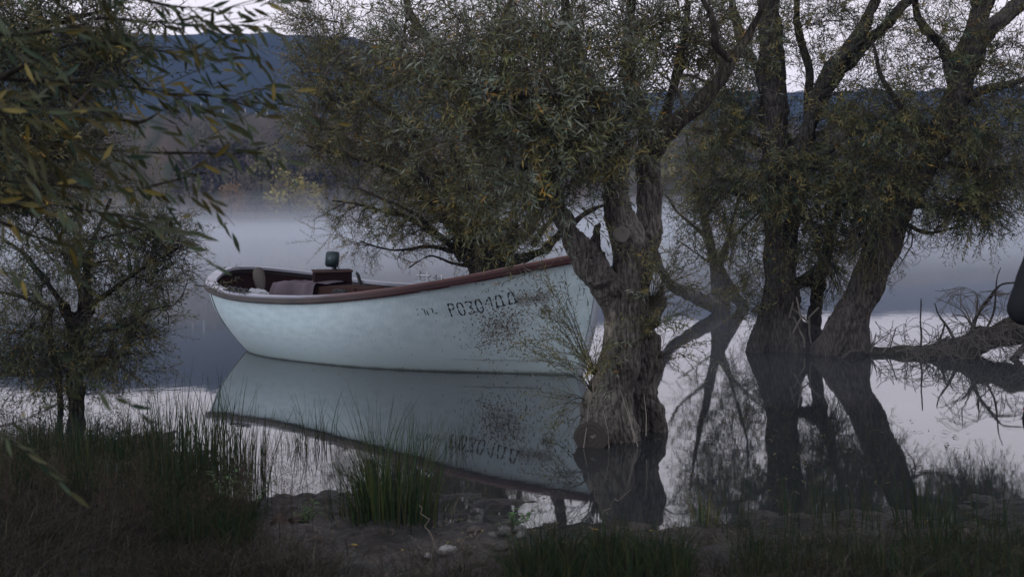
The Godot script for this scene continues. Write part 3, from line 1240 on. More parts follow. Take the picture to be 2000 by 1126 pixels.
	for s in [-1.0, 1.0]:
		mb.tube(PackedVector3Array([at + Vector3(0.05 * s, 0, 0), at + Vector3(0.075 * s, 0.03, 0), at + Vector3(0.055 * s, 0.065, 0)]), PackedFloat32Array([0.012, 0.010, 0.006]), 7, Color.WHITE, true)
	mb.box(at + Vector3(-0.12, 0, -0.025), at + Vector3(0.12, 0.014, 0.025), Color.WHITE)
	put("horn_cleat", mb.mesh(), std(Color(0.07, 0.06, 0.055), 0.5), boat)
	mb = MB.new()
	at = Vector3(0.215 * BL, sheer(0.215) + 0.05, -(half_beam(0.215) - 0.12))
	mb.tube(PackedVector3Array([at + Vector3(0.04, -0.09, 0.02), at + Vector3(0.01, 0.03, 0.0), at + Vector3(-0.015, 0.10, 0), at + Vector3(-0.04, 0.125, 0)]), PackedFloat32Array([0.010, 0.022, 0.022, 0.016]), 8, Color.WHITE, true)
	put("hook", mb.mesh(), black, boat)
	# gear lying in the boat
	build_gear()

func boat_point(v: Vector3) -> Vector3:
	return Transform3D(Basis(Vector3.UP, -BYAW), Vector3(BX, 0, BZ)) * v

func build_gear() -> void:
	var mb := MB.new()
	# paddle leaning blade up in the stern
	var p := thing("paddle", boat_point(Vector3(0.42, 0.14, -0.02)), "worn wooden paddle leaning blade up inside the stern of the boat", "paddle")
	p.rotation.y = -BYAW + 0.6
	mb.tube(PackedVector3Array([Vector3(0.10, 0.0, 0.06), Vector3(0.06, 0.25, 0.03), Vector3(0.02, 0.45, 0.0)]), PackedFloat32Array([0.017, 0.017, 0.016]), 8, Color(0.20, 0.16, 0.13), true)
	put("shaft", mb.mesh(), std(Color.WHITE, 0.7, true), p)
	mb = MB.new()
	var prof := [[0.40, 0.018], [0.46, 0.04], [0.54, 0.066], [0.62, 0.078], [0.69, 0.070], [0.73, 0.048], [0.745, 0.02]]
	for k in prof.size():
		var y: float = prof[k][0]
		var w: float = prof[k][1]
		for a in 10:
			var an := TAU * a / 10
			mb.vert(Vector3(0.02 - (y - 0.4) * 0.12 + cos(an) * w, y, sin(an) * 0.014), Vector3(cos(an) * 0.4, 0, sin(an)).normalized(), Color(0.10, 0.085, 0.078))
	for k in prof.size() - 1:
		for a in 10:
			mb.quad(k * 10 + a, (k + 1) * 10 + a, (k + 1) * 10 + (a + 1) % 10, k * 10 + (a + 1) % 10)
	put("blade", mb.mesh(), std(Color.WHITE, 0.7, true), p)
	# pale sack in the stern
	mb = MB.new()
	for i in 13:
		var th := PI * i / 12
		for j in 20:
			var ph := TAU * j / 20
			var d := Vector3(sin(th) * cos(ph), cos(th), sin(th) * sin(ph))
			var r := 1.0 + 0.35 * noise.get_noise_3dv(d * 14.0)
			mb.vert(d * Vector3(0.17, 0.075, 0.11) * r, d, Color(0.50, 0.51, 0.55) * (0.9 + 0.2 * noise.get_noise_3dv(d * 9.0)))
	for i in 12:
		for j in 20:
			mb.quad(i * 20 + j, i * 20 + (j + 1) % 20, (i + 1) * 20 + (j + 1) % 20, (i + 1) * 20 + j)
	mb.smooth()
	var o := put("plastic_sack", mb.mesh(), std(Color.WHITE, 0.5, true))
	o.position = boat_point(Vector3(0.50, 0.56, 0.10))
	o.rotation.y = -BYAW + 0.4
	tag(o, "crumpled pale plastic sack stuffed in the stern of the boat", "sack")
	mb = MB.new()
	mb.box(Vector3(-0.25, 0, -0.3), Vector3(0.1, 0.25, 0.3), Color(0.075, 0.045, 0.03))
	var loc := put("stern_locker", mb.mesh(), std(Color.WHITE, 0.7, true), boat)
	loc.position = Vector3(0.90, 0.25, 0.0)
	# tarpaulin thrown over the bench
	mb = MB.new()
	var nx := 34
	var nz := 22
	for i in nx + 1:
		for j in nz + 1:
			var u := lerpf(1.19, 1.98, float(i) / nx)
			var w := lerpf(-0.12, 0.62, float(j) / nz)
			var y := 0.748
			var zz := w
			if w > 0.42:
				y = 0.748 - (w - 0.42) * 0.95
				zz = 0.42 + (w - 0.42) * 0.25
			elif w < -0.02:
				y = 0.748 + (w + 0.02) * 0.9
				zz = -0.02
			if u < 1.24:
				y -= (1.24 - u) * 1.4
			var fold := noise.get_noise_2d(u * 9.0 + w * 4.0, w * 6.0) * 0.022 + absf(noise.get_noise_2d(u * 14.0, w * 3.0 + 40.0)) * 0.03
			mb.vert(Vector3(u + noise.get_noise_2d(w * 12.0, 3.0) * 0.03, y + fold, zz + fold * 0.8), Vector3.UP, Color(0.095, 0.075, 0.088) * (1.0 + 0.25 * noise.get_noise_2d(u * 8.0, w * 8.0)))
	for i in nx:
		for j in nz:
			var a := i * (nz + 1) + j
			mb.quad(a, a + nz + 1, a + nz + 2, a + 1)
	mb.smooth()
	o = put("tarpaulin", mb.mesh(), std(Color.WHITE, 0.8, true, 0.2))
	o.position = Vector3(BX, 0, BZ)
	o.rotation.y = -BYAW
	tag(o, "mauve brown tarpaulin draped over the bench in the boat", "tarpaulin")

# ---------------------------------------------------------------- trees
const BARK := Color(0.185, 0.170, 0.158)

func cut_face(parent: Node3D, at: Vector3, dir: Vector3, r: float, col: Color) -> void:
	# sawn end with growth rings as low ridges
	var mb := MB.new()
	var x := dir.cross(Vector3.UP).normalized()
	var y := x.cross(dir).normalized()
	var prev := []
	for k in 9:
		var ring := []
		var rad := r * (1.0 - k / 8.0)
		for a in 22:
			var an := TAU * a / 22
			var wob := 1.0 + 0.10 * noise.get_noise_2d(cos(an) * 30.0, sin(an) * 30.0)
			var p := at + (x * cos(an) + y * sin(an)) * rad * wob + dir * (0.012 - 0.008 * (1.0 if k == 0 else (k % 2) * 0.5))
			var t := 0.8 + 0.4 * (k % 2)
			ring.append(mb.vert(p, dir, Color(col.r * t, col.g * t, col.b * t)))
		if k > 0:
			for a in 22:
				mb.quad(prev[a], prev[(a + 1) % 22], ring[(a + 1) % 22], ring[a])
		prev = ring
	mb.smooth()
	put("sawn_face", mb.mesh(), M.twig, parent)

func near_willow() -> void:
	var D := 8.35
	var base := P(1205, 862, D)
	var o := thing("near_willow", base, "gnarled furrowed willow in the water, sawn stump at its foot, hiding the bow", "tree")
	var q := func(x: float, y: float, d: float) -> Vector3:
		return P(x, y, d)
	# front stem, rear stem, left limb, roots and knots
	var A := [q.call(1192, 930, D), q.call(1186, 850, D), q.call(1187, 790, D), q.call(1206, 715, D), q.call(1215, 645, D), q.call(1221, 575, D), q.call(1230, 515, D), q.call(1226, 462, D), q.call(1206, 422, D), q.call(1202, 375, D), q.call(1207, 325, D)]
	var Ar := [0.185, 0.160, 0.142, 0.116, 0.103, 0.104, 0.096, 0.104, 0.080, 0.072, 0.068]
	var Bp := [q.call(1250, 900, D + .32), q.call(1244, 800, D + .32), q.call(1258, 705, D + .32), q.call(1246, 620, D + .32), q.call(1250, 540, D + .32), q.call(1267, 450, D + .34), q.call(1268, 380, D + .36), q.call(1268, 300, D + .36)]
	var Br := [0.105, 0.088, 0.095, 0.080, 0.080, 0.084, 0.082, 0.088]
	var C := [q.call(1208, 615, D - .02), q.call(1178, 570, D - .08), q.call(1143, 520, D - .1), q.call(1120, 475, D - .1), q.call(1102, 430, D - .1), q.call(1088, 395, D - .1)]
	var Cr := [0.09, 0.068, 0.056, 0.052, 0.046, 0.042]
	var bones := chain(A, Ar) + chain(Bp, Br) + chain(C, Cr)
	bones += chain([q.call(1195, 560, D - .1), q.call(1165, 535, D - .14), q.call(1160, 512, D - .14)], [0.07, 0.062, 0.045])
	bones += chain([q.call(1170, 520, D - .14), q.call(1150, 485, D - .14), q.call(1132, 462, D - .14)], [0.036, 0.024, 0.013])
	bones += chain([q.call(1190, 545, D - .02), q.call(1160, 480, D + .05), q.call(1168, 440, D + .05)], [0.035, 0.030, 0.026])
	bones += chain([q.call(1232, 480, D - .05), q.call(1214, 457, D - .13)], [0.09, 0.062])
	bones += chain([q.call(1182, 800, D - .02), q.call(1164, 846, D - .22)], [0.10, 0.100])
	bones += chain([q.call(1178, 780, D), q.call(1150, 860, D - .02), q.call(1128, 905, D)], [0.07, 0.06, 0.05])
	bones += chain([q.call(1208, 740, D - .02), q.call(1222, 840, D - .06), q.call(1232, 910, D - .10)], [0.07, 0.08, 0.09])
	bones += chain([q.call(1262, 760, D + .3), q.call(1280, 705, D + .28), q.call(1282, 660, D + .28)], [0.08, 0.075, 0.03])
	bones += chain([q.call(1270, 620, D + .3), q.call(1287, 590, D + .3), q.call(1292, 560, D + .34)], [0.06, 0.045, 0.02])
	bones += chain([q.call(1265, 780, D + .25), q.call(1282, 800, D + .22), q.call(1292, 860, D + .25)], [0.08, 0.05, 0.05])
	for k in 9:
		var a0 := TAU * k / 9.0
		var a1 := TAU * (k + 1) / 9.0
		var kc: Vector3 = q.call(1163, 530, D - .19)
		bones.append([kc + Vector3(cos(a0) * 0.040, sin(a0) * 0.060, 0.02 * cos(a0)), 0.021, kc + Vector3(cos(a1) * 0.040, sin(a1) * 0.060, 0.02 * cos(a1)), 0.021])
	var mb := bark(nets(bones, 0.0115, 0.05), bones, 0.013, 15.0, BARK, 0.12)
	# the strip of bare pale wood down the left edge
	for i in mb.v.size():
		var px := pix(mb.v[i])
		var e := absf(px.x - lerpf(1196, 1152, clampf((px.y - 600) / 190.0, 0, 1))) / 12.0
		if px.y > 590 and px.y < 800 and e < 1.4 and mb.n[i].z > -0.3:
			var k := (1.0 - smoothstep(0.5, 1.4, e)) * smoothstep(590, 640, px.y) * (1.0 - smoothstep(740, 800, px.y))
			mb.c[i] = mb.c[i].lerp(Color(0.36, 0.31, 0.26), k * 0.8)
	put("trunk", centred(mb, base).mesh(), M.bark, o)
	cut_face(o, q.call(1164, 846, D - .22) - base + Vector3(-0.05, -0.02, 0.105) * 0.85, Vector3(-0.30, 0.10, 0.95).normalized(), 0.112, Color(0.036, 0.031, 0.029))
	cut_face(o, q.call(1214, 457, D - .13) - base + Vector3(-0.10, 0.02, 0.99) * 0.062, Vector3(-0.10, 0.03, 0.99).normalized(), 0.054, Color(0.13, 0.115, 0.105))
	# limbs above
	var L := func(pts: Array, rads: Array) -> Array:
		var w := []
		for p in pts: w.append(q.call(p[0], p[1], D + p[2]) - base)
		limb(o, "limb", w, rads, Color(0.105, 0.092, 0.08))
		return [w, rads]
	var lines := []
	lines.append(L.call([[1208, 330, 0], [1205, 270, -.05], [1180, 200, -.1], [1140, 130, -.2], [1110, 40, -.2], [1090, -80, -.2]], [0.078, 0.07, 0.06, 0.045, 0.035, 0.02]))
	lines.append(L.call([[1268, 310, .36], [1292, 272, .3], [1345, 222, .2], [1392, 172, .15], [1432, 122, .1], [1470, 60, .1], [1500, -20, 0]], [0.085, 0.07, 0.058, 0.048, 0.04, 0.028, 0.02]))
	lines.append(L.call([[1266, 310, .36], [1262, 250, .4], [1240, 170, .5], [1230, 80, .5], [1245, -60, .5]], [0.075, 0.06, 0.045, 0.035, 0.02]))
	lines.append(L.call([[1275, 300, .36], [1300, 220, .6], [1330, 120, .7], [1340, 0, .8]], [0.05, 0.04, 0.03, 0.02]))
	lines.append(L.call([[1432, 124, .1], [1400, 95, .0], [1390, 30, -.1], [1350, -60, -.2]], [0.035, 0.028, 0.02, 0.012]))
	lines.append(L.call([[1090, 400, -.1], [1075, 355, -.15], [1030, 330, -.25], [985, 315, -.3]], [0.044, 0.036, 0.024, 0.012]))
	lines.append(L.call([[1092, 400, -.1], [1085, 330, -.2], [1060, 260, -.3], [1010, 190, -.4], [930, 150, -.5]], [0.04, 0.034, 0.028, 0.02, 0.012]))
	lines.append(L.call([[1205, 270, -.05], [1150, 230, -.4], [1080, 185, -.6], [960, 175, -.7], [850, 140, -.6]], [0.045, 0.036, 0.03, 0.022, 0.012]))
	var sk := skeleton(lines)
	var W := func(x: float, y: float, d: float) -> Vector3: return q.call(x, y, D + d) - base
	var vols := [[W.call(1090, 250, -.3), Vector3(0.62, 0.5, 0.6), 1.2], [W.call(1050, 90, -.2), Vector3(0.85, 0.6, 0.8), 1.2], [W.call(1270, 60, .55), Vector3(0.75, 0.65, 0.7), 0.9], [W.call(1060, 370, -.3), Vector3(0.36, 0.26, 0.35), 0.35], [W.call(1190, 270, -.3), Vector3(0.25, 0.25, 0.25), 0.2], [W.call(1000, 240, -.5), Vector3(0.6, 0.35, 0.4), 0.5], [W.call(1180, -160, 0), Vector3(1.2, 0.5, 1.0), 0.6], [W.call(1370, 90, .6), Vector3(0.4, 0.4, 0.4), 0.3], [W.call(850, 90, -.3), Vector3(0.5, 0.5, 0.6), 0.4]]
	crown(o, sk, vols, 130, 1050, 2.1, [["grey", 4.0], ["green", 3.0], ["olive", 1.8], ["gold", 0.06]], {"lift": 0.2, "hang": 0.05, "rb": 0.018, "rt": 0.0062, "wood": Color(0.110, 0.094, 0.076)})
	# thin leafy shoots from the foot and the flanks
	var low := Skel.new()
	for p in [[1150, 800, 0, -1, 1], [1138, 812, -.05, -1, .8], [1142, 782, -.08, -.8, 1], [1156, 765, -.1, -.9, .8], [1164, 735, 0, -.8, .6], [1150, 830, -.05, -1, .4], [1285, 700, .2, 1, 1], [1280, 640, .2, .4, 1], [1290, 790, .2, 1, .6], [1270, 600, .1, .1, 1], [1120, 860, -.05, -1, .6]]:
		low.add(W.call(p[0], p[1], p[2]), Vector3(p[3], p[4], 0.2).normalized(), 0.02)
	var tw := MB.new()
	var lv := []
	var spots := []
	for i in 15: spots.append([rr(1035, 1130), rr(560, 720), -.1])
	for i in 8: spots.append([rr(1140, 1185), rr(650, 745), -.25])
	for i in 16: spots.append([rr(1300, 1405), rr(480, 740), .15])
	for i in 20: spots.append([rr(1250, 1290), rr(510, 650), 0.0])
	for i in 6: spots.append([rr(1095, 1130), rr(760, 850), -.05])
	for s in spots:
		var pts := reach(low, tw, W.call(s[0], s[1], s[2] + rr(-.15, .15)), 7, 0.0042, 0.0010, 0.7, 0.07, 4, Color(0.05, 0.045, 0.03), false)
		if pts.size() < 2: continue
		for k in 4:
			var u := rr(0.35, 1.0) * 7.0
			var e := mini(int(u), 6)
			lv.append([pts[e].lerp(pts[e + 1], u - e), ((pts[e + 1] - pts[e]).normalized() + rvec() * 0.6).normalized(), rr(0.45, 0.85)])
	var sh := put("basal_shoots", tw.mesh(), M.twig, o, "stuff")
	foliage(sh, lv, [["green", 4.0], ["olive", 2.0], ["grey", 2.0]])
	# dead stalks leaning on the foot
	var ds := MB.new()
	for s in [[1178, 800, 1190, 872], [1212, 762, 1246, 866], [1222, 775, 1240, 858], [1258, 770, 1262, 845], [1230, 810, 1244, 850], [1150, 790, 1140, 868]]:
		var a: Vector3 = W.call(s[0], s[1], -.28)
		var b: Vector3 = W.call(s[2], s[3] + 6, -.34)
		ds.tube(PackedVector3Array([b, b.lerp(a, 0.5) + rvec() * 0.012, a]), PackedFloat32Array([0.0035, 0.003, 0.0015]), 4, Color(0.20, 0.175, 0.15))
	put("dead_stalks", ds.mesh(), M.twig, o, "stuff")

func back_willow() -> void:
	var D := 14.6
	var base := P(965, 655, D)
	var o := thing("back_willow", base, "spreading bushy willow behind the boat, bare twigs fanning left over the stern", "tree")
	var q := func(x: float, y: float, d: float) -> Vector3: return P(x, y, D + d)
	var st := [q.call(965, 680, 0), q.call(962, 620, 0), q.call(955, 560, 0), q.call(950, 520, 0)]
	var bones := chain(st, [0.30, 0.26, 0.24, 0.20])
	bones += chain([st[2], q.call(915, 505, -.1), q.call(870, 470, -.2)], [0.13, 0.075, 0.05])
	bones += chain([st[3], q.call(985, 480, .1), q.call(1030, 450, .2)], [0.14, 0.10, 0.07])
	bones += chain([st[3], q.call(955, 450, 0), q.call(965, 380, 0)], [0.14, 0.10, 0.08])
	bones += chain([st[2], q.call(1010, 510, -.1), q.call(1060, 490, -.15)], [0.11, 0.07, 0.05])
	var mb := bark(nets(bones, 0.024, 0.06), bones, 0.016, 10.0, Color(0.060, 0.052, 0.044), 0.1)
	put("trunk", centred(mb, base).mesh(), M.bark, o)
	var lines := []
	for l in [
		[[[870, 470, -.2], [800, 430, -.4], [720, 405, -.5], [650, 395, -.5]], [0.045, 0.028, 0.018, 0.008]],
		[[[910, 500, -.1], [840, 400, -.3], [760, 330, -.3], [660, 300, -.2], [600, 285, -.2]], [0.05, 0.038, 0.03, 0.02, 0.010]],
		[[[900, 505, -.1], [850, 450, -.5], [780, 400, -.7], [700, 370, -.7]], [0.04, 0.03, 0.02, 0.008]],
		[[[925, 500, -.1], [880, 430, -.4], [820, 330, -.6], [740, 250, -.6]], [0.045, 0.035, 0.025, 0.010]],
		[[[955, 490, -.1], [930, 420, -.4], [900, 330, -.6], [850, 230, -.6]], [0.045, 0.035, 0.025, 0.010]],
		[[[1000, 480, -.1], [1010, 410, -.4], [1000, 320, -.5], [985, 230, -.5]], [0.045, 0.035, 0.025, 0.010]],
		[[[1040, 480, -.1], [1080, 420, -.3], [1110, 350, -.4]], [0.04, 0.028, 0.012]],
		[[[940, 510, 0], [880, 380, .2], [800, 250, .2], [700, 180, .2], [600, 150, .1]], [0.07, 0.055, 0.045, 0.03, 0.012]],
		[[[965, 380, 0], [930, 250, .2], [860, 130, .3], [800, 20, .2], [760, -100, .2]], [0.10, 0.08, 0.06, 0.045, 0.02]],
		[[[965, 380, 0], [990, 250, .2], [985, 120, .4], [1000, -40, .5]], [0.09, 0.07, 0.05, 0.03]],
		[[[1030, 450, .2], [1080, 330, .4], [1090, 200, .6], [1120, 40, .7]], [0.09, 0.07, 0.05, 0.03]],
		[[[1060, 490, -.15], [1110, 440, -.1], [1180, 400, 0]], [0.055, 0.04, 0.02]],
		[[[880, 490, -.2], [830, 480, -.4], [770, 490, -.5], [700, 470, -.6]], [0.028, 0.018, 0.012, 0.006]],
		[[[930, 520, -.1], [880, 515, -.3], [840, 500, -.4], [800, 520, -.5]], [0.028, 0.018, 0.012, 0.005]],
	]:
		var w := []
		for p in l[0]: w.append(q.call(p[0], p[1], p[2]) - base)
		limb(o, "limb", w, l[1], Color(0.055, 0.047, 0.04))
		lines.append([w, l[1]])
	var sk := skeleton(lines)
	var W := func(x: float, y: float, d: float) -> Vector3: return q.call(x, y, d) - base
	var vols := [[W.call(760, 130, 0), Vector3(1.25, 0.85, 1.1), 1.5], [W.call(760, 290, -.1), Vector3(1.15, 0.6, 0.9), 1.2], [W.call(920, 200, 0), Vector3(1.0, 1.0, 1.0), 1.2], [W.call(870, 390, -.3), Vector3(0.9, 0.55, 0.8), 1.1], [W.call(960, 440, -.5), Vector3(0.55, 0.4, 0.4), 0.5], [W.call(1000, 60, .2), Vector3(1.1, 0.9, 1.0), 1.0], [W.call(640, 200, 0), Vector3(0.5, 0.8, 0.7), 0.7], [W.call(850, -130, .2), Vector3(1.7, 0.7, 1.3), 0.7], [W.call(600, 50, 0), Vector3(0.4, 0.5, 0.5), 0.3]]
	crown(o, sk, vols, 210, 2100, 2.1, [["olive", 4.0], ["green", 3.4], ["grey", 1.2], ["gold", 0.16]], {"lift": 0.12, "rb": 0.024, "rt": 0.0085, "size": 1.0, "wood": Color(0.095, 0.080, 0.064)})
	# the thin-leaved twigs low over the stern
	var tw := MB.new()
	var lv := []
	for i in 520:
		var t := in_ball(W.call(780, 440, -.3), Vector3(1.05, 0.45, 0.7), 0.6)
		if i > 370: t = in_ball(W.call(1030, 440, -.2), Vector3(0.5, 0.45, 0.5), 0.6)
		var pts := reach(sk, tw, t, 7, 0.011, 0.0028, 0.0, 0.09, 3, Color(0.055, 0.046, 0.04) * rr(0.7, 1.3), i % 3 == 0, 0.003)
		if pts.size() > 2 and rng.randf() < 0.75:
			for k in 2:
				lv.append([pts[6], ((pts[7] - pts[6]).normalized() + rvec() * 0.8).normalized(), rr(0.5, 0.8)])
	var lt := put("low_twigs", tw.mesh(), M.twig, o, "stuff")
	foliage(lt, lv, [["green", 3.0], ["olive", 2.0], ["gold", 0.3]])

func upright_willow() -> void:
	var D := 13.2
	var base := P(1525, 692, D)
	var o := thing("upright_willow", base, "tall upright willow with forked limb, standing left of the leaning willow", "tree")
	var q := func(x: float, y: float, d: float) -> Vector3: return P(x, y, D + d)
	var st := [q.call(1522, 730, 0), q.call(1524, 660, 0), q.call(1527, 580, 0), q.call(1526, 500, 0), q.call(1522, 430, 0), q.call(1515, 330, 0), q.call(1512, 220, 0), q.call(1508, 110, 0), q.call(1500, 0, 0), q.call(1496, -120, 0)]
	var bones := chain(st, [0.205, 0.185, 0.168, 0.160, 0.150, 0.142, 0.135, 0.122, 0.105, 0.085])
	bones += chain([q.call(1508, 580, -.1), q.call(1486, 650, -.13), q.call(1468, 705, -.18)], [0.075, 0.075, 0.085])
	bones += chain([q.call(1545, 640, -.1), q.call(1565, 690, -.2), q.call(1580, 730, -.2)], [0.14, 0.11, 0.1])
	bones += chain([q.call(1520, 640, .1), q.call(1590, 660, .1), q.call(1600, 720, .1)], [0.15, 0.12, 0.14])
	bones += chain([q.call(1535, 480, 0), q.call(1556, 380, -.05), q.call(1570, 280, -.1), q.call(1600, 190, -.1), q.call(1660, 115, -.1), q.call(1735, 45, -.1), q.call(1800, -30, -.1)], [0.105, 0.090, 0.088, 0.085, 0.062, 0.052, 0.040])
	bones += chain([q.call(1590, 205, -.1), q.call(1625, 130, -.25), q.call(1680, 70, -.3), q.call(1710, 0, -.3)], [0.09, 0.065, 0.055, 0.04])
	bones += chain([q.call(1535, 560, 0), q.call(1580, 545, .25), q.call(1605, 520, .3)], [0.08, 0.07, 0.06])
	bones += chain([q.call(1590, 640, .3), q.call(1600, 560, .3), q.call(1620, 480, .3)], [0.08, 0.068, 0.055])
	var mb := bark(nets(bones, 0.020, 0.06), bones, 0.017, 11.0, Color(0.090, 0.082, 0.076), 0.06)
	put("trunk", centred(mb, base).mesh(), M.bark, o)
	var lines := []
	for l in [
		[[[1512, 230, 0], [1480, 140, .1], [1440, 60, .2], [1420, -60, .3]], [0.09, 0.06, 0.045, 0.02]],
		[[[1500, 10, 0], [1460, -60, 0], [1420, -150, 0]], [0.08, 0.05, 0.02]],
		[[[1570, 285, -.1], [1585, 150, 0], [1560, 60, .1], [1555, -60, .2]], [0.06, 0.05, 0.04, 0.02]],
		[[[1518, 300, 0], [1470, 270, .2], [1410, 260, .4], [1350, 250, .5]], [0.06, 0.045, 0.03, 0.015]],
		[[[1522, 430, 0], [1470, 390, .2], [1420, 370, .3], [1360, 370, .4]], [0.045, 0.035, 0.025, 0.012]],
		[[[1560, 350, -.05], [1620, 290, -.3], [1680, 250, -.4]], [0.045, 0.03, 0.015]],
		[[[1600, 520, .3], [1630, 430, .2], [1650, 330, .1]], [0.06, 0.04, 0.02]],
	]:
		var w := []
		for p in l[0]: w.append(q.call(p[0], p[1], p[2]) - base)
		limb(o, "limb", w, l[1], Color(0.075, 0.066, 0.058))
		lines.append([w, l[1]])
	for k in range(4, st.size() - 1):
		lines.append([[st[k] - base, st[k + 1] - base], [0.1, 0.1]])
	var W := func(x: float, y: float, d: float) -> Vector3: return q.call(x, y, d) - base
	lines.append([[W.call(1570, 280, -.1), W.call(1660, 115, -.1), W.call(1800, -30, -.1)], [0.06, 0.05, 0.03]])
	var sk := skeleton(lines)
	var vols := [[W.call(1400, 270, .3), Vector3(0.55, 0.75, 0.7), 1.0], [W.call(1400, 400, .3), Vector3(0.5, 0.3, 0.5), 0.45], [W.call(1530, 380, -.2), Vector3(0.45, 0.5, 0.45), 0.9], [W.call(1480, 60, .1), Vector3(0.8, 0.7, 0.8), 0.8], [W.call(1660, 230, -.2), Vector3(0.6, 0.8, 0.7), 1.0], [W.call(1640, 380, -.1), Vector3(0.5, 0.5, 0.6), 1.0], [W.call(1620, 20, 0), Vector3(0.9, 0.6, 0.8), 0.8], [W.call(1560, -140, 0), Vector3(1.6, 0.6, 1.2), 0.7], [W.call(1600, 470, 0), Vector3(0.3, 0.3, 0.3), 0.25], [W.call(1420, 190, .3), Vector3(0.6, 0.5, 0.7), 0.8], [W.call(1400, 330, .4), Vector3(0.7, 0.6, 0.6), 0.6], [W.call(1560, 300, .5), Vector3(0.7, 0.7, 0.5), 0.8]]
	crown(o, sk, vols, 160, 1500, 2.0, [["green", 3.2], ["dark", 2.6], ["olive", 2.8], ["grey", 0.6], ["gold", 0.05]], {"lift": 0.15, "hang": -0.2, "rb": 0.02, "rt": 0.005, "wood": Color(0.085, 0.074, 0.064)})
	# sparse low twigs between and before the trunks
	var lt := MB.new()
	var ll := []
	for i in 820:
		var t: Vector3 = [in_ball(W.call(1420, 470, .2), Vector3(0.65, 0.55, 0.6), 0.5), in_ball(W.call(1600, 520, .1), Vector3(0.45, 0.6, 0.5), 0.5), in_ball(W.call(1470, 560, 0), Vector3(0.35, 0.45, 0.4), 0.5), in_ball(W.call(1650, 450, .2), Vector3(0.4, 0.5, 0.5), 0.5)][i % 4]
		var pts := reach(sk, lt, t, 6, 0.014, 0.0032, -0.1, 0.08, 4, Color(0.07, 0.062, 0.055) * rr(0.7, 1.3), i % 2 == 0, 0.004)
		if pts.size() > 2 and rng.randf() < 0.9:
			ll.append([pts[rng.randi_range(3, 6)], ((pts[6] - pts[5]).normalized() + rvec() * 0.7 + Vector3(0, -0.3, 0)).normalized(), rr(0.5, 0.9)])
	foliage(put("low_twigs", lt.mesh(), M.twig, o, "stuff"), ll, [["dark", 2.0], ["green", 3.0], ["olive", 2.0]])
	# loops of dead root and vine on the flank
	var vn := MB.new()
	for s in [[1550, 590, 1560, 640], [1545, 600, 1575, 630], [1556, 580, 1548, 650], [1560, 640, 1572, 690], [1600, 600, 1585, 670]]:
		var a: Vector3 = W.call(s[0], s[1], -.28)
		var b: Vector3 = W.call(s[2], s[3], -.3)
		vn.tube(PackedVector3Array([a, a.lerp(b, .4) + rvec() * 0.09, a.lerp(b, .7) + rvec() * 0.09, b]), PackedFloat32Array([0.010, 0.012, 0.010, 0.008]), 6, Color(0.13, 0.115, 0.10))
	put("vines", vn.mesh(), M.twig, o, "stuff")

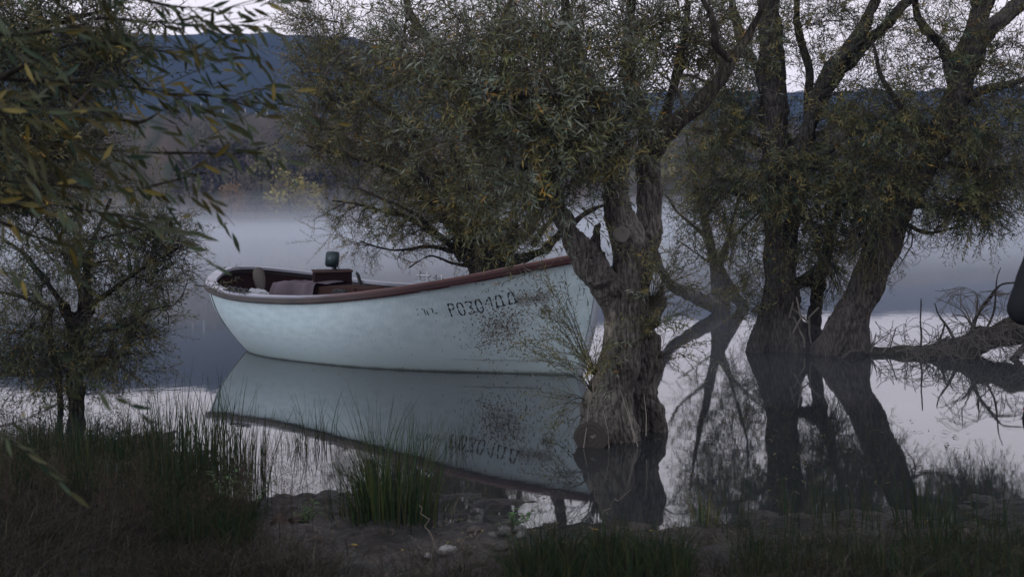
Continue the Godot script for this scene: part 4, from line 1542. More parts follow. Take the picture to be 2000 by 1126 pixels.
func leaning_willow() -> void:
	var D := 12.9
	var base := P(1640, 695, D)
	var o := thing("leaning_willow", base, "thick willow leaning right, its foot beside the fallen trunk", "tree")
	var q := func(x: float, y: float, d: float) -> Vector3: return P(x, y, D + d)
	var st := [q.call(1628, 735, 0), q.call(1640, 690, 0), q.call(1664, 620, 0), q.call(1694, 550, 0), q.call(1724, 480, 0), q.call(1752, 410, 0), q.call(1784, 345, 0), q.call(1830, 275, 0), q.call(1868, 200, 0), q.call(1892, 110, 0), q.call(1918, 0, 0), q.call(1950, -110, 0)]
	var bones := chain(st, [0.21, 0.19, 0.172, 0.166, 0.164, 0.162, 0.150, 0.128, 0.120, 0.112, 0.095, 0.075])
	bones += chain([q.call(1640, 640, -.1), q.call(1612, 690, -.15), q.call(1600, 730, -.15)], [0.15, 0.13, 0.1])
	bones += chain([q.call(1672, 640, -.05), q.call(1684, 690, -.1), q.call(1700, 720, -.1)], [0.13, 0.10, 0.08])
	bones += chain([q.call(1890, 130, 0), q.call(1930, 60, -.1), q.call(1990, 10, -.2), q.call(2060, -40, -.2)], [0.10, 0.075, 0.06, 0.04])
	var mb := bark(nets(bones, 0.020, 0.06), bones, 0.020, 10.0, Color(0.110, 0.097, 0.090), 0.03)
	put("trunk", centred(mb, base).mesh(), M.bark, o)
	var lines := []
	for l in [
		[[[1868, 200, 0], [1850, 110, .2], [1800, 40, .3], [1770, -60, .4]], [0.08, 0.06, 0.04, 0.02]],
		[[[1830, 280, 0], [1780, 230, -.3], [1730, 160, -.4], [1700, 80, -.4]], [0.06, 0.045, 0.03, 0.015]],
		[[[1870, 200, 0], [1930, 170, -.2], [1990, 160, -.3], [2070, 140, -.3]], [0.06, 0.045, 0.03, 0.015]],
		[[[1800, 330, 0], [1860, 320, -.2], [1930, 325, -.3], [2010, 330, -.3]], [0.05, 0.035, 0.022, 0.010]],
		[[[1770, 400, 0], [1830, 400, -.2], [1900, 390, -.3], [1970, 400, -.4]], [0.04, 0.028, 0.018, 0.008]],
		[[[1752, 430, 0], [1800, 450, -.1], [1850, 450, -.2], [1890, 440, -.2]], [0.035, 0.022, 0.014, 0.006]],
		[[[1724, 470, 0], [1690, 400, -.2], [1680, 320, -.3]], [0.045, 0.03, 0.015]],
	]:
		var w := []
		for p in l[0]: w.append(q.call(p[0], p[1], p[2]) - base)
		limb(o, "limb", w, l[1], Color(0.075, 0.066, 0.058))
		lines.append([w, l[1]])
	for k in range(5, st.size() - 1):
		lines.append([[st[k] - base, st[k + 1] - base], [0.1, 0.1]])
	var sk := skeleton(lines)
	var W := func(x: float, y: float, d: float) -> Vector3: return q.call(x, y, d) - base
	var vols := [[W.call(1760, 230, -.3), Vector3(0.6, 0.8, 0.6), 1.0], [W.call(1720, 350, -.3), Vector3(0.4, 0.5, 0.4), 0.7], [W.call(1930, 270, -.2), Vector3(0.75, 0.5, 0.7), 1.1], [W.call(1950, 130, 0), Vector3(0.8, 0.6, 0.8), 0.8], [W.call(1820, 60, .2), Vector3(0.8, 0.6, 0.8), 0.7], [W.call(1900, -110, 0), Vector3(1.5, 0.6, 1.2), 0.7], [W.call(1880, 395, -.2), Vector3(0.55, 0.22, 0.5), 0.7], [W.call(2080, 250, 0), Vector3(0.6, 0.8, 0.7), 0.4], [W.call(1800, 260, .5), Vector3(1.0, 0.6, 0.5), 0.9], [W.call(1960, 350, -.1), Vector3(0.6, 0.3, 0.6), 0.6]]
	crown(o, sk, vols, 150, 1400, 2.0, [["green", 3.4], ["dark", 2.6], ["olive", 2.6], ["grey", 0.6], ["gold", 0.05]], {"lift": 0.1, "hang": -0.25, "rb": 0.018, "rt": 0.005, "wood": Color(0.085, 0.074, 0.064)})
	var lt := MB.new()
	var ll := []
	for i in 320:
		var t: Vector3 = [in_ball(W.call(1900, 420, -.2), Vector3(0.75, 0.30, 0.5), 0.5), in_ball(W.call(1690, 480, -.1), Vector3(0.35, 0.5, 0.4), 0.5)][i % 2]
		var pts := reach(sk, lt, t, 6, 0.012, 0.0030, 0.0, 0.07, 4, Color(0.07, 0.062, 0.055) * rr(0.7, 1.3), i % 2 == 0, 0.02)
		if pts.size() > 2 and rng.randf() < 0.8:
			ll.append([pts[rng.randi_range(3, 6)], ((pts[6] - pts[5]).normalized() + rvec() * 0.6 + Vector3(0, -0.3, 0)).normalized(), rr(0.5, 0.9)])
	foliage(put("low_twigs", lt.mesh(), M.twig, o, "stuff"), ll, [["dark", 2.0], ["green", 3.0], ["olive", 2.0]])
	# the beard of fine hanging twigs under the trunk
	var tw := MB.new()
	var fr := Skel.new()
	for k in 14:
		var t := k / 13.0
		fr.add(W.call(lerpf(1700, 1800, t), lerpf(565, 395, t), .05), Vector3(0.8, -0.5, 0).normalized(), 0.02)
	for i in 170:
		var x := rr(1735, 1880)
		var t := clampf((x - 1735) / 145.0, 0, 1)
		reach(fr, tw, W.call(x, lerpf(600, 470, sqrt(t)) - rr(0, 90), rr(-.35, .35)), 6, 0.008, 0.0020, -0.3, 0.05, 3, Color(0.06, 0.052, 0.046) * rr(0.7, 1.3), i % 3 == 0)
	put("twig_beard", tw.mesh(), M.twig, o, "stuff")

func drowned_sapling() -> void:
	var D := 18.2
	var base := P(1412, 606, D)
	var o := thing("drowned_willow", base, "small twin-stemmed willow standing far out in the misty water", "tree")
	var q := func(x: float, y: float, d: float) -> Vector3: return P(x, y, D + d)
	var bones := chain([q.call(1412, 625, 0), q.call(1408, 590, 0), q.call(1402, 545, 0), q.call(1398, 520, 0), q.call(1382, 460, 0), q.call(1370, 400, 0)], [0.15, 0.125, 0.095, 0.085, 0.06, 0.045])
	bones += chain([q.call(1480, 625, 0), q.call(1456, 606, 0), q.call(1432, 575, 0), q.call(1402, 522, 0)], [0.04, 0.075, 0.07, 0.07])
	bones += chain([q.call(1400, 520, 0), q.call(1420, 480, 0), q.call(1435, 420, .1)], [0.06, 0.045, 0.03])
	var mb := bark(nets(bones, 0.022, 0.04), bones, 0.010, 11.0, Color(0.085, 0.076, 0.07))
	put("trunk", centred(mb, base).mesh(), M.bark, o)
	var lines := []
	for l in [
		[[[1370, 400, 0], [1350, 330, 0], [1340, 260, 0]], [0.05, 0.03, 0.012]],
		[[[1382, 460, 0], [1330, 420, .2], [1300, 380, .2]], [0.035, 0.022, 0.01]],
		[[[1435, 420, .1], [1450, 350, .1], [1455, 280, .1]], [0.03, 0.02, 0.012]],
		[[[1425, 470, 0], [1470, 430, -.1], [1500, 400, -.1]], [0.025, 0.018, 0.01]],
		[[[1405, 530, 0], [1360, 490, .1], [1320, 470, .1]], [0.02, 0.014, 0.008]],
	]:
		var w := []
		for p in l[0]: w.append(q.call(p[0], p[1], p[2]) - base)
		limb(o, "limb", w, l[1], Color(0.07, 0.062, 0.056), 7)
		lines.append([w, l[1]])
	var sk := skeleton(lines)
	var W := func(x: float, y: float, d: float) -> Vector3: return q.call(x, y, d) - base
	crown(o, sk, [[W.call(1385, 400, 0), Vector3(0.75, 0.75, 0.6), 1.0], [W.call(1400, 290, 0), Vector3(0.8, 0.6, 0.6), 0.7], [W.call(1450, 470, 0), Vector3(0.4, 0.5, 0.4), 0.4]], 60, 420, 1.4, [["green", 3.0], ["olive", 2.0], ["dark", 1.0]], {"bare": 0.35, "rb": 0.016, "rt": 0.005, "size": 0.9, "lift": 0.2})
	# the branch that dips into the water in front of it
	var d2 := thing("sunken_branch", P(1390, 604, 17.6), "grey branch arching out of the water towards the near willow", "branch")
	var w2 := []
	for p in [[1400, 604, 0], [1370, 588, -.1], [1335, 572, -.3], [1310, 552, -.4], [1290, 522, -.5], [1278, 480, -.5]]:
		w2.append(P(p[0], p[1], 17.6 + p[2]) - d2.position)
	limb(d2, "stem", w2, [0.11, 0.10, 0.085, 0.075, 0.06, 0.04], Color(0.12, 0.108, 0.10), 9)
	mb = MB.new()
	var s2 := skeleton([[w2, [0.03, 0.03, 0.03, 0.03, 0.03, 0.03]]])
	for i in 60:
		reach(s2, mb, P(rr(1275, 1400), rr(380, 560), 17.3 + rr(-.3, .3)) - d2.position, 6, 0.014, 0.0018, 0.5, 0.06, 4, Color(0.08, 0.072, 0.066), i % 2 == 0, 0.01)
	put("twigs", mb.mesh(), M.twig, d2, "stuff")

func left_bush() -> void:
	var D := 9.9
	var base := P(150, 790, D)
	var o := thing("bushy_willow", base, "low leafy willow bush standing in the water left of the boat", "bush")
	var q := func(x: float, y: float, d: float) -> Vector3: return P(x, y, D + d)
	var bones := chain([q.call(150, 830, 0), q.call(146, 760, 0), q.call(140, 690, 0), q.call(150, 640, 0), q.call(175, 605, 0)], [0.055, 0.050, 0.048, 0.048, 0.036])
	bones += chain([q.call(120, 820, .1), q.call(110, 720, .1), q.call(92, 640, .1), q.call(100, 600, .1)], [0.04, 0.036, 0.032, 0.024])
	bones += chain([q.call(148, 660, 0), q.call(125, 600, -.1), q.call(90, 550, -.1)], [0.06, 0.045, 0.03])
	bones += chain([q.call(150, 650, 0), q.call(165, 590, 0), q.call(170, 520, 0)], [0.06, 0.045, 0.03])
	var mb := bark(nets(bones, 0.018, 0.05), bones, 0.006, 15.0, Color(0.055, 0.048, 0.042))
	put("trunk", centred(mb, base).mesh(), M.bark, o)
	var lines := []
	for l in [
		[[[175, 605, 0], [225, 560, -.1], [280, 520, -.2], [345, 480, -.2]], [0.028, 0.02, 0.013, 0.006]],
		[[[170, 520, 0], [190, 450, .1], [215, 390, .1]], [0.03, 0.02, 0.010]],
		[[[90, 550, -.1], [50, 500, -.1], [0, 470, -.1]], [0.03, 0.02, 0.01]],
		[[[100, 600, .1], [60, 580, .2], [0, 570, .2]], [0.025, 0.018, 0.01]],
		[[[150, 660, 0], [220, 640, -.2], [290, 610, -.3], [340, 600, -.3]], [0.025, 0.018, 0.012, 0.006]],
		[[[148, 740, 0], [200, 700, -.2], [260, 690, -.2]], [0.02, 0.014, 0.008]],
		[[[165, 590, 0], [120, 480, .2], [90, 420, .2]], [0.03, 0.02, 0.01]],
	]:
		var w := []
		for p in l[0]: w.append(q.call(p[0], p[1], p[2]) - base)
		limb(o, "limb", w, l[1], Color(0.05, 0.044, 0.04), 7)
		lines.append([w, l[1]])
	var sk := skeleton(lines)
	var W := func(x: float, y: float, d: float) -> Vector3: return q.call(x, y, d) - base
	var vols := [[W.call(150, 500, 0), Vector3(0.75, 0.42, 0.6), 1.3], [W.call(290, 460, -.1), Vector3(0.35, 0.25, 0.3), 0.6], [W.call(60, 640, 0), Vector3(0.5, 0.5, 0.5), 0.8], [W.call(260, 630, -.1), Vector3(0.36, 0.45, 0.4), 0.9], [W.call(170, 715, -.15), Vector3(0.55, 0.30, 0.4), 1.1], [W.call(30, 720, -.1), Vector3(0.4, 0.30, 0.4), 0.5], [W.call(330, 530, -.1), Vector3(0.22, 0.35, 0.3), 0.3]]
	crown(o, sk, vols, 100, 950, 2.1, [["dark", 3.0], ["green", 3.4], ["olive", 1.0]], {"size": 0.72, "lift": 0.25, "rb": 0.012, "rt": 0.0038, "wood": Color(0.045, 0.04, 0.034)})
	# bare drooping shoots at the waterline
	var tw := MB.new()
	for i in 46:
		reach(sk, tw, W.call(rr(180, 350), rr(700, 815), rr(-.4, .3)), 6, 0.006, 0.0015, -0.2, 0.06, 3, Color(0.045, 0.04, 0.038), i % 3 == 0, 0.01)
	put("low_twigs", tw.mesh(), M.twig, o, "stuff")

func left_back_tree() -> void:
	var D := 8.6
	var base := Vector3(-4.3, 0.35, -8.4)
	var o := thing("edge_willow", base, "dense fine-leaved willow crown in the upper left corner behind the near branches", "tree")
	limb(o, "trunk", [Vector3(0, -0.4, 0), Vector3(0.05, 0.6, 0), Vector3(0.2, 1.3, 0), Vector3(0.5, 2.2, 0), Vector3(0.7, 3.0, 0)], [0.16, 0.14, 0.12, 0.08, 0.04], Color(0.07, 0.06, 0.05))
	var W := func(x: float, y: float, d: float) -> Vector3: return P(x, y, D + d) - base
	var lines := [[[Vector3(0, 0.3, 0), Vector3(0.2, 1.3, 0), Vector3(0.5, 2.2, 0), Vector3(0.7, 3.0, 0)], [0.1, 0.1, 0.08, 0.04]]]
	for l in [[[0.2, 1.3], [[-80, 260, 0], [60, 200, .1], [170, 150, .1]]], [[0.2, 1.2], [[-80, 330, 0], [30, 310, -.1], [130, 300, -.1]]], [[0.5, 2.2], [[60, 60, 0], [180, 30, .1], [260, -20, .1]]]]:
		var w := [Vector3(l[0][0], l[0][1], 0)]
		for p in l[1]: w.append(W.call(p[0], p[1], p[2]))
		limb(o, "limb", w, [0.05, 0.035, 0.022, 0.01], Color(0.06, 0.05, 0.042), 7)
		lines.append([w, [0.05, 0.035, 0.022, 0.01]])
	var sk := skeleton(lines)
	crown(o, sk, [[W.call(60, 80, 0), Vector3(0.65, 0.6, 0.7), 1.0], [W.call(60, 280, 0), Vector3(0.6, 0.45, 0.6), 0.9], [W.call(190, 90, 0), Vector3(0.32, 0.45, 0.5), 0.5], [W.call(-100, 150, 0), Vector3(0.6, 0.8, 0.7), 0.4], [W.call(40, -120, 0), Vector3(0.9, 0.5, 0.7), 0.4], [W.call(20, 400, 0), Vector3(0.45, 0.25, 0.4), 0.3]], 90, 900, 3.2, [["dark", 3.0], ["green", 3.0], ["olive", 1.5], ["gold", 0.1]], {"size": 0.8, "rb": 0.013, "rt": 0.004})

func foreground_branches() -> void:
	# the tree whose boughs hang into the left of the picture, close to the lens
	var base := Vector3(-2.75, 0.25, -3.6)
	var o := thing("foreground_willow", base, "leafy willow boughs hanging close up across the left, green with yellowing leaves", "tree")
	limb(o, "trunk", [Vector3(0, -0.4, 0), Vector3(-0.05, 0.8, 0), Vector3(0.0, 1.6, 0), Vector3(0.15, 2.6, 0)], [0.15, 0.13, 0.11, 0.06], Color(0.08, 0.07, 0.06), 12)
	var W := func(x: float, y: float, d: float) -> Vector3: return P(x, y, d) - base
	var twig := MB.new()
	var lv := []      # [pos, dir, length, palette, near]
	var boughs := [
		[[[-160, 100, 3.6], [0, 140, 3.7], [110, 155, 3.8], [220, 165, 3.9], [330, 185, 4.0], [390, 215, 4.0], [470, 180, 4.1], [545, 160, 4.2]], 0.016, 1.0],
		[[[-160, 80, 3.4], [60, 60, 3.6], [180, 44, 3.8], [300, 42, 3.9], [420, 50, 4.0], [530, 45, 4.1]], 0.011, 1.0],
		[[[-160, -60, 3.4], [60, -40, 3.6], [220, -10, 3.8], [350, 10, 3.9], [470, 20, 4.0], [540, 5, 4.0]], 0.010, 1.1],
		[[[110, 155, 3.8], [170, 200, 3.85], [260, 230, 3.9], [350, 185, 4.0], [440, 185, 4.1], [520, 205, 4.2], [548, 200, 4.2]], 0.008, 0.8],
		[[[-160, 250, 3.4], [30, 265, 3.6], [140, 280, 3.7], [280, 285, 3.8], [400, 290, 3.9], [470, 295, 4.0], [555, 270, 4.1]], 0.010, 0.65],
		[[[-160, 340, 3.3], [0, 355, 3.5], [120, 360, 3.6], [230, 370, 3.7], [300, 350, 3.8], [380, 335, 3.9], [410, 332, 3.9]], 0.010, 0.65],
		[[[-160, 380, 3.3], [0, 395, 3.4], [120, 400, 3.6], [240, 425, 3.7], [300, 440, 3.7]], 0.010, 0.8],
		[[[-160, 410, 3.3], [0, 430, 3.4], [70, 455, 3.5], [170, 470, 3.6], [250, 455, 3.7], [330, 405, 3.8]], 0.010, 0.75],
		[[[-160, 160, 3.3], [0, 210, 3.3], [80, 235, 3.4], [150, 215, 3.5], [230, 125, 3.7], [290, 100, 3.8]], 0.009, 0.9],
		[[[-160, 190, 3.2], [0, 230, 3.3], [60, 300, 3.3], [140, 330, 3.4], [220, 320, 3.5]], 0.009, 0.9],
		[[[0, 140, 3.7], [70, 110, 3.7], [150, 90, 3.8], [260, 90, 3.9], [350, 110, 4.0], [420, 95, 4.0]], 0.007, 0.9],
		[[[-160, 850, 3.2], [0, 830, 3.3], [70, 800, 3.4], [120, 770, 3.5], [150, 740, 3.5]], 0.003, 0.5],
	]
	for b in boughs:
		var pts := []
		for p in b[0]: pts.append(W.call(p[0], p[1], p[2]))
		if b[0][0][0] < -100:
			pts[0] = Vector3(0.0, pts[1].y + rr(-0.1, 0.2), 0.0).lerp(pts[1], 0.15)
		var rads := []
		for k in pts.size(): rads.append(lerpf(b[1], 0.0016, pow(float(k) / (pts.size() - 1), 0.7)))
		limb(o, "bough", pts, rads, Color(0.05, 0.043, 0.036), 8)
		var c := Curve3D.new()
		for i in pts.size():
			var t: Vector3 = (pts[mini(i + 1, pts.size() - 1)] - pts[maxi(i - 1, 0)]) / 6.0
			c.add_point(pts[i], -t, t)
		var ln := c.get_baked_length()
		var at := 0.35
		while at < ln:
			# side shoots and leaves along the bough
			var p := c.sample_baked(at)
			var dir := (c.sample_baked(minf(at + 0.05, ln)) - c.sample_baked(maxf(at - 0.05, 0))).normalized()
			var dens: float = b[2]
			if rng.randf() < 0.42 * dens:
				var sd := (dir * 0.7 + Vector3(0, rr(-0.7, 0.5), rr(-0.5, 0.5))).normalized()
				var sl := rr(0.12, 0.34)
				var q := PackedVector3Array()
				var r := PackedFloat32Array()
				for k in 5:
					var t := k / 4.0
					q.append(p + sd * sl * t + Vector3(0, -0.10 * sl * t * t, 0))
					r.append(lerpf(0.0022, 0.0008, t))
				twig.tube(q, r, 4, Color(0.05, 0.05, 0.03))
				var n := int(sl / 0.035)
				for k in n:
					var t := (k + 0.6) / n
					var lp := q[0].lerp(q[4], t) + Vector3(0, -0.10 * sl * t * t, 0)
					lv.append([lp, (sd + Vector3(0, -0.55, 0) + rvec() * 0.65).normalized(), rr(0.045, 0.080)])
			else:
				lv.append([p, (dir * 0.6 + Vector3(0, -0.5, 0) + rvec() * 0.7).normalized(), rr(0.05, 0.085)])
			at += rr(0.014, 0.036) / dens
	put("side_shoots", twig.mesh(), M.twig, o, "stuff")
	# one mesh per kind of leaf, shared by the single leaves
	var kinds := []
	for pal in [DARK, DARK, [Color(0.045, 0.052, 0.026), Color(0.056, 0.062, 0.030)], [Color(0.050, 0.046, 0.016), Color(0.066, 0.054, 0.018)], [Color(0.13, 0.10, 0.022), Color(0.17, 0.11, 0.024), Color(0.11, 0.09, 0.026)]]:
		for k in 3:
			var mb := MB.new()
			leaf(mb, Vector3.ZERO, Vector3.UP, Vector3(0, 0, 1), 1.0, rr(0.17, 0.24), pick(pal), rr(-0.1, 0.35))
			kinds.append(mb.mesh())
	var rest := []
	var seen_n := 0
	var order := range(lv.size())
	order.sort_custom(func(a, b): return lv[a][2] / -(lv[a][0].z + base.z) > lv[b][2] / -(lv[b][0].z + base.z))
	for i in order:
		var l: Array = lv[i]
		var y: Vector3 = l[1]
		var x := y.cross(Vector3(rr(-1, 1), rr(-0.4, 0.4), 1.0)).normalized()
		var tf := Transform3D(Basis(x, y, x.cross(y)).scaled_local(Vector3.ONE * l[2]), l[0])
		var px := pix(l[0] + base)
		var yellow := 0.16 + 0.34 * clampf(1.0 - absf(px.y - 280.0) / 200.0, 0, 1) * clampf(1.0 - px.x / 420.0, 0, 1)
		var u := rng.randf()
		var pk := 4 if u < yellow * 0.5 else 3 if u < yellow * 2.0 else rng.randi() % 3
		var kind := pk * 3 + rng.randi() % 3
		if seen_n < 300 and px.x > -20 and px.y > -20:
			var o2 := put("leaf", kinds[kind], M.leaf, o)
			o2.transform = tf
			seen_n += 1
		else:
			rest.append([kind, tf])
	var by := {}
	for r in rest:
		if not by.has(r[0]): by[r[0]] = []
		by[r[0]].append(r[1])
	for k in by:
		var mm := MultiMesh.new()
		mm.transform_format = MultiMesh.TRANSFORM_3D
		mm.mesh = kinds[k]
		mm.instance_count = by[k].size()
		for i in by[k].size():
			mm.set_instance_transform(i, by[k][i])
		var g := MultiMeshInstance3D.new()
		g.name = "foliage"
		g.multimesh = mm
		g.material_override = M.leaf
		g.set_meta("kind", "stuff")
		o.add_child(g, true)

func fallen_trunk() -> void:
	var D := 12.7
	var base := P(1800, 700, D)
	var o := thing("fallen_log", base, "fallen dead trunk lying in the water, tangled with bare branches at right", "log")
	var q := func(x: float, y: float, d: float) -> Vector3: return P(x, y, D + d)
	var bones := chain([q.call(1622, 700, .3), q.call(1700, 696, .1), q.call(1780, 694, 0), q.call(1850, 686, -.1), q.call(1915, 664, -.2), q.call(1975, 648, -.2), q.call(2060, 640, -.2)], [0.075, 0.085, 0.09, 0.10, 0.115, 0.12, 0.11])
	bones += chain([q.call(1850, 690, -.1), q.call(1930, 720, -.3), q.call(2040, 730, -.4)], [0.08, 0.07, 0.06])
	var mb := bark(nets(bones, 0.026, 0.08), bones, 0.018, 10.0, Color(0.085, 0.076, 0.068), 0.35)
	put("trunk", centred(mb, base).mesh(), M.bark, o)
	var W := func(x: float, y: float, d: float) -> Vector3: return q.call(x, y, d) - base
	var col := Color(0.085, 0.076, 0.069)
	for l in [
		[[[1950, 740, -.5], [1965, 710, -.5], [1985, 690, -.5], [2010, 660, -.5]], [0.03, 0.035, 0.035, 0.03]],
		[[[1700, 690, -.1], [1660, 688, -.25], [1640, 700, -.3], [1620, 690, -.3]], [0.03, 0.02, 0.018, 0.01]],
		[[[1890, 670, -.2], [1910, 610, -.2], [1935, 580, -.2], [1960, 560, -.2], [2010, 552, -.2]], [0.03, 0.022, 0.016, 0.012, 0.008]],
		[[[1860, 690, -.2], [1830, 705, -.4], [1790, 710, -.5], [1760, 700, -.5]], [0.022, 0.018, 0.014, 0.008]],
		[[[1870, 680, -.2], [1850, 640, -.2], [1835, 615, -.2], [1830, 590, -.2]], [0.02, 0.014, 0.01, 0.005]],
		[[[1820, 685, -.1], [1840, 650, 0], [1848, 630, 0]], [0.016, 0.012, 0.006]],
		[[[1795, 690, -.1], [1798, 650, -.1], [1798, 615, -.1], [1802, 580, -.1]], [0.013, 0.010, 0.007, 0.003]],
		[[[1735, 692, 0], [1742, 660, 0], [1748, 640, 0]], [0.011, 0.008, 0.004]],
		[[[1920, 660, -.3], [1945, 600, -.3], [1950, 540, -.3], [1956, 520, -.3]], [0.02, 0.012, 0.008, 0.003]],
		[[[1880, 700, -.3], [1920, 735, -.6], [1990, 745, -.8]], [0.02, 0.016, 0.008]],
	]:
		var w := []
		for p in l[0]: w.append(W.call(p[0], p[1], p[2]))
		limb(o, "branch", w, l[1], col, 7)
	var sk := skeleton([[[W.call(1700, 690, 0), W.call(1850, 680, -.1), W.call(1915, 655, -.2), W.call(2050, 630, -.2)], [0.03, 0.03, 0.04, 0.04]], [[W.call(1890, 670, -.2), W.call(1910, 610, -.2), W.call(1960, 560, -.2)], [0.02, 0.02, 0.01]], [[W.call(1850, 700, -.3), W.call(1950, 740, -.5), W.call(2040, 740, -.6)], [0.02, 0.02, 0.02]]])
	var tw := MB.new()
	for i in 820:
		var t: Vector3
		if i < 170: t = W.call(rr(1820, 2040), rr(560, 680), rr(-.6, .3))
		elif i < 600: t = W.call(rr(1760, 2040), rr(660, 745), rr(-.9, -.1))
		elif i < 680: t = W.call(rr(1700, 1860), rr(620, 690), rr(-.3, .2))
		else: t = W.call(rr(1900, 2060), rr(590, 750), rr(-.8, .2))
		var m := 0.9 + 0.5 * rng.randf()
		reach(sk, tw, t, 6, 0.012, 0.0030, 0.1, 0.05, 4, Color(col.r * m, col.g * m, col.b * m), i % 3 == 0, 0.05)
	put("tangle", tw.mesh(), M.twig, o, "stuff")

# ---------------------------------------------------------------- bank plants and small things
const RUSH := [Color(0.014, 0.030, 0.013), Color(0.019, 0.036, 0.014), Color(0.032, 0.040, 0.012), Color(0.011, 0.024, 0.014), Color(0.040, 0.036, 0.016)]
const RUSH_DRY := [Color(0.10, 0.085, 0.035), Color(0.06, 0.065, 0.022), Color(0.03, 0.055, 0.018)]
const STRAW := [Color(0.036, 0.030, 0.022), Color(0.026, 0.023, 0.017), Color(0.11, 0.092, 0.068), Color(0.020, 0.019, 0.014), Color(0.028, 0.032, 0.016)]

func rush_tuft(px: float, py: float, spread: float, h: float, n: int, label: String, pal: Array, group := "") -> Node3D:
	var d := F * (EYE - 0.02) / (py - HY)
	var at := P(px, py, d)
	at.y = maxf(ground_y(at.x, at.z), -0.12) - 0.02
	var o := thing("rush_tuft", at, label, "grass tuft", group)
	put("blades", tuft_mesh(n, spread, h * 0.35, h, 0.0034, 0.40, pal), M.grass, o, "stuff")
	return o

func seed_herb() -> ArrayMesh:
	# dry branching stalk with tiny seed heads
	var mb := MB.new()
	var h := rr(0.28, 0.5)
	var col := Color(0.045, 0.035, 0.026)
	mb.tube(PackedVector3Array([Vector3.ZERO, Vector3(0.01, h * 0.5, 0), Vector3(rr(-.04, .04), h, rr(-.04, .04))]), PackedFloat32Array([0.0018, 0.0015, 0.0008]), 3, col)
	for i in 26:
		var y := rr(0.3, 1.0) * h
		var a := rr(0, TAU)
		var l := rr(0.04, 0.12) * (1.3 - y / h)
		var e := Vector3(cos(a) * l, y + l * rr(0.3, 1.1), sin(a) * l)
		mb.tube(PackedVector3Array([Vector3(0, y, 0), e]), PackedFloat32Array([0.0008, 0.0005]), 3, col)
		for k in 3:
			var c := e + rvec() * 0.014
			small_leaf(mb, c, rvec(), rvec(), 0.007, 0.005, Color(0.07, 0.048, 0.034))
	return mb.mesh()

func leafy_weed(px: float, py: float, h: float, label: String) -> void:
	var d := F * (EYE - 0.05) / (py - HY)
	var at := P(px, py, d)
	at.y = ground_y(at.x, at.z)
	var o := thing("leafy_weed", at, label, "weed", "leafy weeds along the bank")
	var mb := MB.new()
	var lf := MB.new()
	for s in 5:
		var top := Vector3(rr(-.12, .14), h * rr(0.6, 1.0), rr(-.1, .1))
		mb.tube(PackedVector3Array([Vector3.ZERO, top * 0.5 + rvec() * 0.01, top]), PackedFloat32Array([0.003, 0.002, 0.001]), 4, Color(0.04, 0.06, 0.02))
		for k in 11:
			var t := rr(0.3, 1.0)
			var a := rr(0, TAU)
			small_leaf(lf, top * t, Vector3(cos(a), rr(0.0, 0.6), sin(a)).normalized(), Vector3.UP, rr(0.03, 0.055), rr(0.012, 0.018), pick([Color(0.05, 0.10, 0.035), Color(0.07, 0.12, 0.045)]))
	put("stems", mb.mesh(), M.grass, o)
	put("leaves", lf.mesh(), M.grass, o, "stuff")

func stone(px: float, py: float, r: Vector3, col: Color, label: String) -> void:
	var d := F * (EYE - 0.06) / (py - HY)
	var at := P(px, py, d)
	at.y = ground_y(at.x, at.z) + r.y * 0.3
	var mb := MB.new()
	var seed_v := rvec() * 40.0
	var rows := 9
	for i in rows + 1:
		var th := PI * i / rows
		for j in 14:
			var ph := TAU * j / 14
			var dv := Vector3(sin(th) * cos(ph), cos(th), sin(th) * sin(ph))
			var k := 1.0 + 0.35 * noise.get_noise_3dv(dv * 7.0 + seed_v) + 0.12 * noise.get_noise_3dv(dv * 22.0 + seed_v)
			var t := 1.0 + 0.4 * noise.get_noise_3dv(dv * 15.0 + seed_v)
			mb.vert(dv * r * k, dv, Color(col.r * t, col.g * t, col.b * t))
	for i in rows:
		for j in 14:
			mb.quad(i * 14 + j, i * 14 + (j + 1) % 14, (i + 1) * 14 + (j + 1) % 14, (i + 1) * 14 + j)
	mb.smooth()
	var o := put("stone", mb.mesh(), M.stone)
	o.position = at
	o.rotation.y = rr(0, TAU)
	tag(o, label, "stone", "stones on the muddy bank")

func dead_leaf(px: float, py: float, ln: float, col: Color, label: String) -> void:
	var d := F * (EYE - 0.06) / (py - HY)
	var at := P(px, py, d)
	at.y = ground_y(at.x, at.z) + 0.012
	var mb := MB.new()
	leaf(mb, Vector3(-ln * 0.5, 0, 0), Vector3(1, 0.12, 0).normalized(), Vector3(0, 1, 0.3).normalized(), ln, ln * 0.28, col, 0.3)
	var o := put("fallen_leaf", mb.mesh(), M.leaf)
	o.position = at
	o.rotation.y = rr(0, TAU)
	tag(o, label, "leaf", "fallen leaves on the bank")

func dry_stick(p0: Array, p1: Array, h0: float, h1: float, r: float, label: String) -> void:
	var a := P(p0[0], p0[1], F * (EYE - h0) / (p0[1] - HY))
	var b := P(p1[0], p1[1], F * (EYE - h0) / (p0[1] - HY) + p1[2])
	a.y = ground_y(a.x, a.z) + 0.01
	if h1 <= 0.0:
		b = P(p1[0], p1[1], F * (EYE - 0.05) / (p1[1] - HY))
		b.y = ground_y(b.x, b.z) + 0.02
	var mb := MB.new()
	var w := PackedVector3Array()
	var rad := PackedFloat32Array()
	for k in 9:
		var t := k / 8.0
		w.append((b - a) * t + Vector3(noise.get_noise_2d(t * 60.0, p0[0]), noise.get_noise_2d(t * 60.0, p0[0] + 50.0), 0) * 0.03 * sin(t * PI))
		rad.append(lerpf(r, r * 0.4, t))
	mb.tube(w, rad, 6, Color(0.11, 0.092, 0.078), true)
	var o := put("dry_stick", mb.mesh(), M.twig)
	o.position = a
	tag(o, label, "stick", "dry sticks on the bank")

